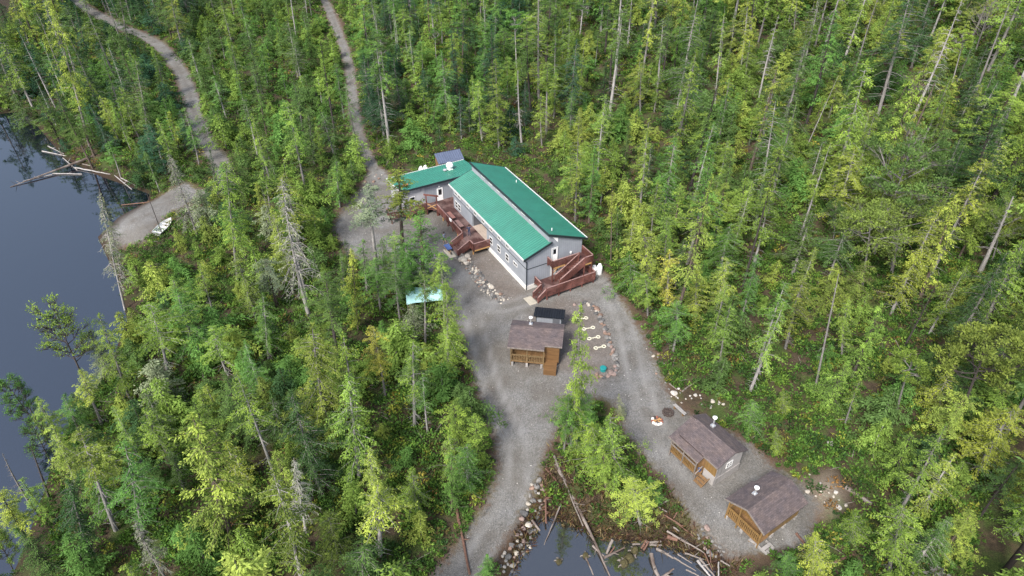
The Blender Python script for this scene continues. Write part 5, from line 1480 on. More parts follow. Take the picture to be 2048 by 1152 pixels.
def pine(seed, H=12.0, R_=3.0, cb=.50, limbs=16, clumps=5, flat=.60, trunk_r=.18, leaf=.27, per=130, twigs=32, lod=1.0):
    """Rounded crown of tufts on bare grey limbs."""
    r = np.random.default_rng(seed)
    bend = r.normal(0, .3, 2)
    ax = lambda t: np.stack([bend[0] * np.sin(t * 2.6), bend[1] * np.sin(t * 2.1), t * H], -1)
    tt = np.linspace(-.03, .9, 9); parts = [np_tube(ax(tt), trunk_r * (1 - .8 * np.clip(tt, 0, 1)), 7)]
    V, F, T, off = [], [], [], 0
    for b in range(limbs):
        u = (b + .5) / limbs; t = cb + (.90 - cb) * u; az = b * 2.4 + r.normal(0, .4); out = np.array([np.cos(az), np.sin(az), 0])
        L = R_ * (np.sin(np.pi * (.25 + .62 * u)) ** .8) * r.uniform(.7, 1.12); lift = H * (.03 + .06 * r.random()) + L * (.15 + .5 * u)
        o = ax(np.array(t)); e = o + out * L + UPV * lift
        mid = o + out * L * .5 + UPV * lift * .35 + r.normal(0, .15, 3)
        parts.append(np_tube(np.stack([o, mid, e]), np.array([.075, .05, .02]), 5))
        for c in range(clumps):
            q = e + r.normal(0, 1, 3) * np.array([.75, .75, .28]) * R_ / 3 if c else e
            parts.append(np_tube(np.stack([mid, (mid + q) / 2 + r.normal(0, .1, 3), q]), np.array([.035, .02, .007]), 3))
            for w in range(int(twigs / clumps)):
                z = q + r.normal(0, .45, 3) * np.array([1, 1, .5]); parts.append(np_tube(np.stack([mid + (q - mid) * .6, (q + z) / 2 - UPV * .1, z]), np.array([.016, .011, .004]), 3))
            n = int(per / clumps * 4 * lod * r.uniform(.5, 1.2)); cr = R_ * .26 * r.uniform(.7, 1.25)
            p = unit(r.normal(0, 1, (n, 3))) * (cr * r.random(n) ** .45)[:, None] * np.array([1, 1, flat]); p[:, 2] = np.abs(p[:, 2]) * 1.2 - .05
            d = unit(p * np.array([1, 1, .6]) + UPV * .25 + r.normal(0, .5, (n, 3)) * cr); ln = leaf * r.uniform(.6, 1.25, n) / lod ** .5
            v, f = diamonds(q + p, d, ln, ln * .42, unit(UPV * .5 + r.normal(0, .6, (n, 3)))); V.append(v); F.append(f + off); off += len(v)
            T.append(np.clip(r.normal(.5, .16) + r.normal(0, .13, n), 0, 1))
    return join(parts), (np.concatenate(V), np.concatenate(F), np.concatenate(T))

def snag(seed, H=15.0, nb=40, R_=1.3, droop=.35, trunk_r=.22, broken=.0, fine=0, up=False):
    """A dead tree: bare trunk and limbs; fine adds hanging lichen twigs."""
    r = np.random.default_rng(seed)
    bend = r.normal(0, .18, 2); ax = lambda t: np.stack([bend[0] * np.sin(t * 3), bend[1] * np.sin(t * 2.4), t * H], -1)
    tt = np.linspace(-.03, 1.0, 12); parts = [np_tube(ax(tt), np.maximum(trunk_r * (1 - tt * (1 - broken)), .02), 7)]
    lim = []
    V, F, T, off = [], [], [], 0
    for b in range(nb):
        u = r.random() ** .8; t = .22 + .76 * u; az = r.uniform(0, 6.28); out = np.array([np.cos(az), np.sin(az), 0]); L = R_ * (1.15 - u) * r.uniform(.35, 1.3)
        o = ax(np.array(t)); k = .9 if up else -droop
        e = o + out * L + UPV * L * k * r.uniform(.5, 1.2); mid = o + out * L * .5 + UPV * (.06 * L if not up else .3 * L)
        lim.append(np_tube(np.stack([o, mid, e]), np.array([.045, .028, .006]) * (trunk_r / .22), 3))
        for w in range(3 if not up else 7):
            s = r.uniform(.35, 1); q = o + (e - o) * s; z = q + (out * r.uniform(.1, .5) + r.normal(0, .35, 3) - UPV * (.25 if not up else -.55)) * L * .5
            lim.append(np_tube(np.stack([q, (q + z) / 2 + r.normal(0, .03, 3), z]), np.array([.018, .012, .004]), 3))
        if fine:
            n = int(fine * L / R_ * r.uniform(.5, 1.3)) + 2; s = r.random(n) ** .7; P = o + (e - o) * s[:, None] + r.normal(0, .06, (n, 3))
            d = unit(out * .45 + r.normal(0, .55, (n, 3)) - UPV * .8); ln = .30 * r.uniform(.5, 1.4, n)
            v, f = diamonds(P, d, ln, ln * .20, unit(r.normal(0, 1, (n, 3)))); V.append(v); F.append(f + off); off += len(v); T.append(np.clip(r.normal(.5, .2, n), 0, 1))
    cr = (np.concatenate(V), np.concatenate(F), np.concatenate(T)) if fine else None
    return join(parts + lim), cr

PROTO = {}
def reg(kind, builder):
    PROTO.setdefault(kind, []).append(builder)
def as_meshes(kind, i, res):
    if res[1] is not None and len(res[1]) == 3 and kind not in ('lichen',):
        (tv, tf), (cv, cf, ct) = res
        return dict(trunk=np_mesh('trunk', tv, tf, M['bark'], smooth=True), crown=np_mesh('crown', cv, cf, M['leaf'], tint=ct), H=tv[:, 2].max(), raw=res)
    (tv, tf), cr = res
    d = dict(trunk=np_mesh('trunk', tv, tf, M['bark'], smooth=True), H={'bare': 9.0}.get(kind, 15.0), raw=None)
    if cr: d['lichen'] = np_mesh('lichen', cr[0], cr[1], M['leaf'], tint=cr[2])
    return d
SPEC = {
    'cedar': [dict(seed=1, R_=2.3, shape=.72), dict(seed=2, R_=1.9, shape=.55, hang=.8, gaps=.35), dict(seed=3, R_=2.5, cb=.2, shape=.6, gaps=.5, nb=120), dict(seed=4, R_=2.0, cb=.14, shape=.5, hang=.9, gaps=.4), dict(seed=5, R_=2.5, cb=.3, shape=.42, hang=.6, gaps=.6, nb=100, dead=18), dict(seed=6, R_=2.2, cb=.08, shape=.62, gaps=.6)],
    'hemlock': [dict(seed=11, R_=3.0, nb=115, droop=.30, rise=.12, hang=.28, leaf=.36, flat=.75, shape=.62, step=.15, gaps=.5), dict(seed=12, R_=2.7, nb=120, droop=.42, hang=.38, leaf=.36, flat=.7, shape=.55, step=.15, gaps=.5),
                dict(seed=13, R_=3.2, nb=95, droop=.25, rise=.05, hang=.2, leaf=.38, flat=.8, shape=.5, cb=.3, step=.15, gaps=.7, dead=18), dict(seed=14, R_=2.5, nb=130, droop=.3, hang=.3, leaf=.34, flat=.7, shape=.8, step=.14), dict(seed=15, R_=2.9, nb=80, droop=.2, rise=.1, hang=.2, leaf=.36, flat=.85, shape=.38, cb=.45, gaps=.7, dead=24), dict(seed=16, R_=2.4, nb=110, droop=.35, hang=.3, leaf=.36, flat=.7, shape=.5, cb=.12, gaps=.6)],
    'spruce': [dict(seed=21, R_=2.7, nb=150, droop=.18, rise=.02, hang=.15, leaf=.32, flat=.7, shape=1.05, step=.13, cb=.05, gaps=.1), dict(seed=22, R_=2.4, nb=150, droop=.28, rise=.05, hang=.25, leaf=.32, flat=.65, shape=.95, step=.13, cb=.08), dict(seed=23, R_=3.1, nb=135, droop=.22, rise=.0, hang=.2, leaf=.34, flat=.7, shape=1.1, step=.13, cb=.10)],
    'tall': [dict(seed=34, H=18, R_=1.5, cb=.36, nb=90, shape=.5, hang=.8, gaps=.6, dead=30, trunk_r=.18), dict(seed=31, H=18, R_=2.1, cb=.50, nb=75, shape=.7, hang=.5, gaps=.5, dead=26, trunk_r=.21), dict(seed=32, H=18, R_=2.0, cb=.40, nb=66, shape=.6, hang=.6, gaps=.8, dead=34, trunk_r=.20), dict(seed=33, H=18, R_=2.7, cb=.60, nb=66, shape=.55, hang=.3, flat=.7, gaps=.4, dead=22, trunk_r=.23)],
    'bush': [dict(seed=41, H=5, R_=1.9, cb=.02, nb=100, shape=.7, leaf=.24, step=.10, hang=.5, trunk_r=.07, dead=0), dict(seed=42, H=5, R_=2.2, cb=.03, nb=100, shape=.6, leaf=.25, step=.10, hang=.35, flat=.65, trunk_r=.07, dead=0), dict(seed=43, H=5, R_=1.5, cb=.02, nb=95, shape=.85, leaf=.23, step=.10, hang=.3, flat=.7, trunk_r=.06, dead=0)],
}
PMESH = {k: [as_meshes(k, i, conifer(**s)) for i, s in enumerate(v)] for k, v in SPEC.items()}
PMESH['pine'] = [as_meshes('pine', i, pine(**s)) for i, s in enumerate([dict(seed=51), dict(seed=52, R_=2.6, H=13, cb=.55), dict(seed=53, R_=3.4, H=11, cb=.45, limbs=15)])]
PMESH['ragged'] = [as_meshes('ragged', i, pine(**s)) for i, s in enumerate([dict(seed=56, H=14, R_=2.3, per=60, twigs=70, limbs=24, cb=.34, flat=.9), dict(seed=57, H=14, R_=2.5, per=45, twigs=75, limbs=20, cb=.40, flat=.9)])]
PMESH['umbrella'] = [as_meshes('umbrella', i, pine(**s)) for i, s in enumerate([dict(seed=61, H=12, R_=2.0, cb=.72, limbs=8, twigs=6, flat=.3, per=110), dict(seed=62, H=13, R_=1.7, cb=.66, limbs=8, twigs=8, flat=.35, per=90)])]
PMESH['snag'] = [as_meshes('snag', i, snag(**s)) for i, s in enumerate([dict(seed=71, trunk_r=.19), dict(seed=72, nb=46, broken=.15, R_=1.0, trunk_r=.19), dict(seed=73, nb=60, R_=1.7, droop=.15), dict(seed=74, nb=34, broken=.25, R_=.9, trunk_r=.22)])]
PMESH['lichen'] = [as_meshes('lichen', i, snag(**s)) for i, s in enumerate([dict(seed=81, nb=150, R_=2.7, droop=.45, fine=24), dict(seed=82, nb=110, R_=2.1, droop=.35, fine=24)])]
PMESH['bare'] = [as_meshes('bare', 0, snag(seed=91, H=9, nb=60, R_=4.2, up=True, trunk_r=.2))]

TONE = {'yellow-green': (.270, .335, .074), 'lime': (.190, .285, .062), 'fresh green': (.112, .222, .056), 'mid-green': (.098, .166, .052), 'dark green': (.053, .106, .043),
        'blue-green': (.046, .104, .060), 'olive': (.165, .215, .052), 'grey-green': (.24, .28, .175), 'golden': (.31, .335, .076)}
BARK = {'pale': (.30, .29, .285), 'grey': (.20, .19, .185), 'brown': (.11, .085, .07), 'dark': (.05, .042, .04)}
NAMES = {'cedar': ('cedar_tree', 'cedar tree', 'cedar'), 'hemlock': ('hemlock_tree', 'hemlock tree', 'feathery hemlock'), 'spruce': ('spruce_tree', 'spruce tree', 'spruce'), 'tall': ('tall_conifer', 'conifer', 'long-trunked conifer'),
         'bush': ('young_conifer', 'young tree', 'young bushy conifer'), 'pine': ('pine_tree', 'pine tree', 'round-crowned pine'), 'umbrella': ('pine_tree', 'pine tree', 'flat-topped pine'), 'ragged': ('pine_tree', 'pine tree', 'ragged half-bare pine'), 'snag': ('dead_tree', 'dead tree', 'bare dead tree'),
         'lichen': ('dead_tree', 'dead tree', 'lichen-hung dead tree'), 'bare': ('leafless_tree', 'leafless tree', 'leafless spreading tree')}
GROUPS = {'cedar': 'cedars of the forest', 'hemlock': 'hemlocks of the forest', 'spruce': 'spruces of the forest', 'tall': 'long-trunked conifers of the forest', 'bush': 'young conifers', 'pine': 'pines of the forest', 'umbrella': 'pines of the forest', 'ragged': 'pines of the forest', 'snag': 'dead trees', 'lichen': 'dead trees', 'bare': None}
PLACED = []        # every tree to be: dict(x, y, z, top, kind, tone, bark, wide, var, spin)

def plan_tree(x, y, h, kind, tone, bark='grey', lean=(0, 0), wide=1.0, rr=random, hero=False):
    if kind == 'bush' and h > 6.0: kind, wide = rr.choice(['cedar', 'hemlock']), wide * (1.15 if hero else min(1.45, 1.1 + .04 * h))
    z = H1(x, y)
    u, v = project(x + lean[0] * .6, y + lean[1] * .6, z + h * .6)
    u0, v0 = project(x, y, z); u1, v1 = project(x + lean[0], y + lean[1], z + h)
    PLACED.append(dict(x=x, y=y, z=z, h=h, kind=kind, tone=tone, bark=bark, lean=lean, wide=wide, var=rr.randrange(99), spin=rr.uniform(0, 6.28), jit=rr.uniform(.82, 1.2), jit2=rr.uniform(-.07, .07), px=(u, v), span=abs(v0 - v1), hero=hero))

HERO = [  # foot and top as seen in the photograph, kind, tone, bark, breadth
    ((618, 632), (566, 352), 'lichen', 'grey-green', 'pale', 1.0), ((806, 530), (797, 342), 'tall', 'olive', 'brown', 1.7), ((757, 562), (735, 370), 'tall', 'grey-green', 'pale', 1.5),
    ((848, 585), (840, 425), 'hemlock', 'fresh green', 'brown', 1.75), ((822, 600), (812, 490), 'hemlock', 'fresh green', 'grey', 1.6), ((772, 600), (764, 478), 'hemlock', 'mid-green', 'grey', .9), ((735, 585), (726, 480), 'tall', 'fresh green', 'grey', 1.3), ((800, 590), (788, 465), 'hemlock', 'lime', 'grey', 1.3), ((760, 620), (750, 520), 'hemlock', 'fresh green', 'grey', 1.2), ((874, 612), (870, 530), 'bush', 'lime', 'grey', .8), ((700, 560), (690, 480), 'tall', 'mid-green', 'grey', 1.0), ((690, 600), (680, 500), 'cedar', 'mid-green', 'grey', .9), ((680, 415), (672, 320), 'cedar', 'fresh green', 'grey', 1.0), ((716, 660), (702, 500), 'cedar', 'yellow-green', 'brown', .8), ((888, 640), (880, 505), 'cedar', 'lime', 'grey', .75),
    ((800, 640), (790, 510), 'hemlock', 'mid-green', 'grey', .9), ((850, 690), (848, 540), 'tall', 'mid-green', 'grey', .9), ((897, 756), (893, 570), 'hemlock', 'lime', 'grey', .85), ((772, 795), (745, 652), 'cedar', 'golden', 'grey', .85),
    ((830, 856), (826, 682), 'tall', 'lime', 'pale', 1.2), ((856, 866), (846, 752), 'tall', 'fresh green', 'pale', .9), ((718, 955), (695, 752), 'cedar', 'lime', 'pale', 1.1), ((655, 858), (625, 650), 'hemlock', 'olive', 'grey', 1.1),
    ((536, 720), (525, 585), 'hemlock', 'fresh green', 'pale', .8), ((336, 745), (298, 606), 'hemlock', 'lime', 'pale', 1.25), ((392, 718), (352, 580), 'hemlock', 'fresh green', 'grey', 1.15),
    ((182, 792), (92, 600), 'ragged', 'lime', 'dark', .8), ((260, 800), (197, 628), 'hemlock', 'lime', 'grey', .75), ((92, 872), (2, 748), 'ragged', 'fresh green', 'dark', .8), ((75, 850), (30, 760), 'snag', 'grey-green', 'dark', .9),
    ((166, 884), (126, 790), 'hemlock', 'fresh green', 'pale', 1.0), ((286, 1070), (248, 882), 'hemlock', 'fresh green', 'grey', .95), ((468, 1085), (385, 830), 'cedar', 'yellow-green', 'brown', 1.2), ((338, 1165), (268, 1036), 'lichen', 'olive', 'grey', .8),
    ((178, 1115), (155, 958), 'cedar', 'dark green', 'grey', .9), ((118, 1055), (44, 958), 'hemlock', 'lime', 'dark', .7), ((80, 1125), (0, 985), 'tall', 'yellow-green', 'dark', 1.0), ((130, 905), (72, 800), 'hemlock', 'lime', 'grey', .9), ((62, 1010), (4, 905), 'snag', 'grey-green', 'grey', 1.0), ((150, 965), (104, 850), 'cedar', 'yellow-green', 'grey', 1.0), ((112, 945), (58, 835), 'ragged', 'fresh green', 'dark', .8), ((205, 850), (160, 740), 'tall', 'yellow-green', 'grey', 1.3), ((60, 1090), (25, 1000), 'hemlock', 'lime', 'grey', .8), ((30, 1150), (-15, 1060), 'ragged', 'lime', 'dark', .7), ((100, 1000), (60, 890), 'snag', 'grey-green', 'dark', .9), ((232, 1060), (160, 860), 'tall', 'olive', 'pale', 1.0), ((612, 1065), (588, 915), 'lichen', 'grey-green', 'pale', .85),
    ((602, 1155), (545, 945), 'cedar', 'olive', 'pale', 1.0), ((760, 1112), (756, 965), 'tall', 'yellow-green', 'pale', 1.5), ((903, 1022), (903, 905), 'bush', 'fresh green', 'brown', .62), ((832, 1012), (824, 938), 'bush', 'lime', 'grey', .9),
    ((735, 1190), (730, 1098), 'bush', 'mid-green', 'grey', 1.6), ((975, 1155), (975, 1110), 'bush', 'fresh green', 'brown', .9), ((1142, 898), (1162, 612), 'cedar', 'lime', 'grey', .62), ((1128, 905), (1138, 792), 'bush', 'fresh green', 'grey', .85), ((1172, 890), (1168, 780), 'bush', 'fresh green', 'grey', .8),
    ((1236, 968), (1220, 828), 'bush', 'lime', 'grey', 1.1), ((1280, 1052), (1262, 962), 'bush', 'yellow-green', 'grey', 1.2), ((1150, 890), (1148, 785), 'bush', 'fresh green', 'grey', 1.0), ((1188, 930), (1184, 850), 'bush', 'lime', 'grey', 1.1), ((1212, 985), (1205, 890), 'bush', 'lime', 'brown', .8), ((1306, 1010), (1300, 955), 'bush', 'fresh green', 'brown', 1.0), ((1243, 836), (1238, 788), 'bush', 'grey-green', 'pale', .5),
    ((1150, 445), (1158, 222), 'cedar', 'yellow-green', 'grey', .62), ((1178, 446), (1190, 296), 'hemlock', 'fresh green', 'brown', .95), ((1150, 430), (1140, 330), 'hemlock', 'fresh green', 'brown', .9), ((1222, 520), (1225, 360), 'tall', 'olive', 'brown', .5),
    ((1300, 582), (1285, 440), 'cedar', 'yellow-green', 'grey', 1.3), ((1328, 548), (1335, 432), 'cedar', 'lime', 'grey', 1.2), ((1334, 610), (1340, 500), 'bush', 'golden', 'grey', 1.1), ((1262, 585), (1258, 505), 'bush', 'fresh green', 'grey', 1.2), ((1296, 630), (1290, 545), 'bush', 'lime', 'grey', 1.0), ((1390, 640), (1392, 520), 'cedar', 'yellow-green', 'grey', 1.1),
    ((1484, 578), (1562, 292), 'tall', 'lime', 'dark', .6), ((1277, 432), (1294, 262), 'tall', 'lime', 'pale', 1.1), ((1345, 700), (1352, 600), 'bush', 'fresh green', 'grey', 1.1), ((1440, 740), (1462, 610), 'cedar', 'lime', 'grey', .9),
    ((1724, 574), (1742, 398), 'pine', 'olive', 'grey', 1.05), ((1783, 548), (1812, 385), 'pine', 'olive', 'grey', 1.35), ((1665, 492), (1672, 405), 'pine', 'mid-green', 'grey', .9), ((1958, 548), (2027, 392), 'snag', 'grey-green', 'pale', 1.6), ((1985, 520), (1988, 402), 'pine', 'olive', 'grey', .9),
    ((1601, 472), (1662, 285), 'tall', 'lime', 'pale', .9), ((1880, 408), (1932, 285), 'snag', 'grey-green', 'grey', .7), ((1632, 770), (1678, 545), 'snag', 'grey-green', 'grey', .6), ((1808, 694), (1878, 556), 'snag', 'grey-green', 'dark', .7), ((1790, 835), (1832, 716), 'umbrella', 'lime', 'grey', 1.2),
    ((1912, 860), (1992, 662), 'pine', 'olive', 'dark', 1.1), ((2050, 760), (2065, 600), 'pine', 'olive', 'grey', .9), ((1684, 712), (1698, 598), 'cedar', 'lime', 'grey', .9), ((1788, 1040), (1892, 848), 'tall', 'lime', 'grey', 1.0), ((1624, 1150), (1632, 1066), 'bush', 'yellow-green', 'grey', .95), ((1575, 1150), (1570, 1105), 'bush', 'fresh green', 'grey', .9),
    ((1775, 1150), (1800, 1010), 'cedar', 'lime', 'grey', 1.2), ((1700, 1085), (1712, 1020), 'bush', 'lime', 'grey', 1.0), ((1950, 105), (1988, 2), 'bare', 'grey-green', 'grey', .8), ((1930, 240), (2018, 8), 'snag', 'grey-green', 'grey', .9), ((1900, 182), (1934, 62), 'umbrella', 'lime', 'grey', 1.1), ((1614, 292), (1678, 148), 'snag', 'grey-green', 'pale', .5),
    ((1587, 78), (1597, -15), 'snag', 'grey-green', 'grey', .8), ((1710, 145), (1757, -8), 'snag', 'grey-green', 'grey', .9), ((779, 290), (752, 85), 'tall', 'fresh green', 'pale', 1.2), ((672, 278), (640, 75), 'tall', 'lime', 'dark', 1.0), ((592, 72), (572, -60), 'snag', 'grey-green', 'pale', .8), ((616, 45), (606, -60), 'snag', 'grey-green', 'pale', .7), ((874, 135), (873, 58), 'umbrella', 'fresh green', 'pale', .9),
    ((796, 122), (786, 18), 'hemlock', 'fresh green', 'pale', .8), ((866, 268), (872, 188), 'spruce', 'fresh green', 'brown', .95), ((965, 285), (956, 162), 'cedar', 'lime', 'grey', 1.1), ((1217, 238), (1245, 18), 'tall', 'mid-green', 'pale', 1.3), ((1313, 208), (1327, 38), 'tall', 'mid-green', 'pale', 1.0), ((1158, 78), (1166, 2), 'umbrella', 'mid-green', 'pale', 1.2), ((1140, 245), (1154, 80), 'hemlock', 'blue-green', 'grey', 1.05),
    ((1281, 228), (1283, 130), 'hemlock', 'lime', 'grey', 1.0), ((1085, 292), (1083, 188), 'cedar', 'lime', 'grey', 1.0), ((1165, 305), (1162, 216), 'cedar', 'yellow-green', 'grey', 1.1), ((1430, 215), (1448, 30), 'tall', 'lime', 'pale', .8), ((1480, 140), (1498, -30), 'cedar', 'yellow-green', 'pale', .7), ((1440, 140), (1450, 10), 'snag', 'grey-green', 'grey', .7),
    ((180, 298), (103, 16), 'cedar', 'yellow-green', 'grey', .75), ((262, 302), (222, 204), 'cedar', 'lime', 'grey', .7), ((112, 215), (37, 60), 'tall', 'blue-green', 'pale', 1.0), ((176, 112), (150, 12), 'spruce', 'blue-green', 'brown', .95), ((262, 132), (238, -8), 'hemlock', 'mid-green', 'grey', 1.1), ((300, 290), (268, 110), 'hemlock', 'mid-green', 'grey', 1.0), ((332, 195), (308, 100), 'hemlock', 'mid-green', 'grey', 1.0),
    ((398, 330), (366, 215), 'hemlock', 'fresh green', 'grey', .8), ((395, 470), (335, 305), 'lichen', 'grey-green', 'grey', .9), ((325, 470), (284, 362), 'snag', 'grey-green', 'dark', .5), ((250, 620), (196, 372), 'lichen', 'grey-green', 'pale', .6), ((245, 560), (205, 395), 'hemlock', 'grey-green', 'grey', .55), ((437, 420), (420, 300), 'spruce', 'dark green', 'grey', .9),
    ((60, 250), (28, 190), 'bush', 'mid-green', 'grey', 1.0), ((475, 560), (450, 320), 'cedar', 'lime', 'grey', .9), ((540, 420), (520, 300), 'cedar', 'lime', 'grey', .9),
    ((715, 300), (690, 165), 'hemlock', 'fresh green', 'grey', .7), ((1500, 855), (1505, 800), 'bush', 'fresh green', 'grey', .9), ((1550, 905), (1545, 855), 'bush', 'lime', 'grey', .9), ((1565, 830), (1560, 778), 'bush', 'lime', 'grey', .9), ((1690, 850), (1720, 760), 'tall', 'lime', 'grey', .9)]
def plan_heroes():
    rr = random.Random(21)
    for (f, t, kind, tone, bark, wide) in HERO:
        x, y, z = on_ground(*f)
        dx, dy, dz = ray(*t); k = y / dy
        xt, zt = dx * k, CAM_H + dz * k
        h = max(2.0, zt - z); lx = max(-.22 * h, min(.22 * h, xt - x))
        plan_tree(x, y, h, kind, tone, bark, (lx, 0), wide, rr, True)
plan_heroes()

# ------------------------------------------------------------------ the rest of the forest
OPEN = [np.array(p, float) for p in [
    [(668, 458), (690, 405), (722, 372), (745, 350), (775, 345), (865, 290), (930, 290), (1018, 322), (1060, 355), (1182, 450), (1205, 535), (1228, 560), (1252, 612), (1300, 690), (1324, 760), (1352, 803), (1400, 822), (1442, 825),
     (1505, 880), (1550, 925), (1605, 955), (1690, 940), (1695, 1030), (1628, 1048), (1602, 1096), (1545, 1102), (1458, 1116), (1472, 1160), (1000, 1160), (862, 1160), (914, 1092), (972, 1012), (997, 942), (990, 880), (960, 800), (938, 730), (910, 655), (897, 600), (890, 560), (850, 545), (790, 530), (742, 538), (692, 500)],
    [(-10, 238), (50, 228), (90, 270), (132, 322), (205, 358), (290, 390), (380, 386), (400, 405), (345, 452), (300, 492), (235, 500), (232, 600), (225, 640), (170, 660), (120, 720), (60, 740), (30, 790), (-10, 810)],
    [(1020, 312), (1080, 318), (1130, 400), (1165, 440), (1228, 540), (1195, 540), (1175, 455), (1060, 360)], [(800, 312), (860, 290), (960, 296), (960, 320), (860, 300), (800, 340)],
    [(1410, 775), (1480, 800), (1560, 835), (1660, 852), (1742, 905), (1735, 1000), (1690, 1030), (1600, 960), (1500, 885), (1440, 835)], [(1300, 690), (1350, 700), (1400, 760), (1420, 790), (1352, 803), (1324, 760)]]]
def road_band(path, hw, v0, v1):
    P = np.array(path); d = np.gradient(P, axis=0); d /= np.hypot(d[:, 0], d[:, 1])[:, None]; nn = np.stack([-d[:, 1], d[:, 0]], 1)
    L, R2 = P + nn * hw, P - nn * hw
    pl = [project(x, y, 0) for x, y in L]; pr = [project(x, y, 0) for x, y in R2]
    k = [i for i, (a, b) in enumerate(zip(pl, pr)) if v0 < (a[1] + b[1]) / 2 < v1]
    return np.array([pl[i] for i in k] + [pr[i] for i in k][::-1])
OPEN += [road_band(ROAD_A, 1.15, 50, 328), road_band(ROAD_A, .6, -20, 50), road_band(ROAD_B, .6, -20, 340)]
def in_poly(u, v, poly):
    ins = np.zeros(u.shape, bool); n = len(poly)
    for i in range(n):
        ax, ay = poly[i]; bx, by = poly[(i + 1) % n]
        c = (ay > v) != (by > v)
        with np.errstate(divide='ignore', invalid='ignore'): ins ^= c & (u < (bx - ax) * (v - ay) / (by - ay + 1e-12) + ax)
    return ins
def covers_open(x, y, z, h, w):
    t = np.array([0, .15, .3, .45, .6, .75, .9, 1.0]); zz = np.tile(z + h * t, 3); ww = w * (1.0 - .75 * t)
    xx = np.concatenate([x - ww * .8, np.full(8, x), x + ww * .8]); yy = np.full(24, y)
    u, v = project(xx, yy, zz)
    return any(in_poly(u, v, p).any() for p in OPEN)

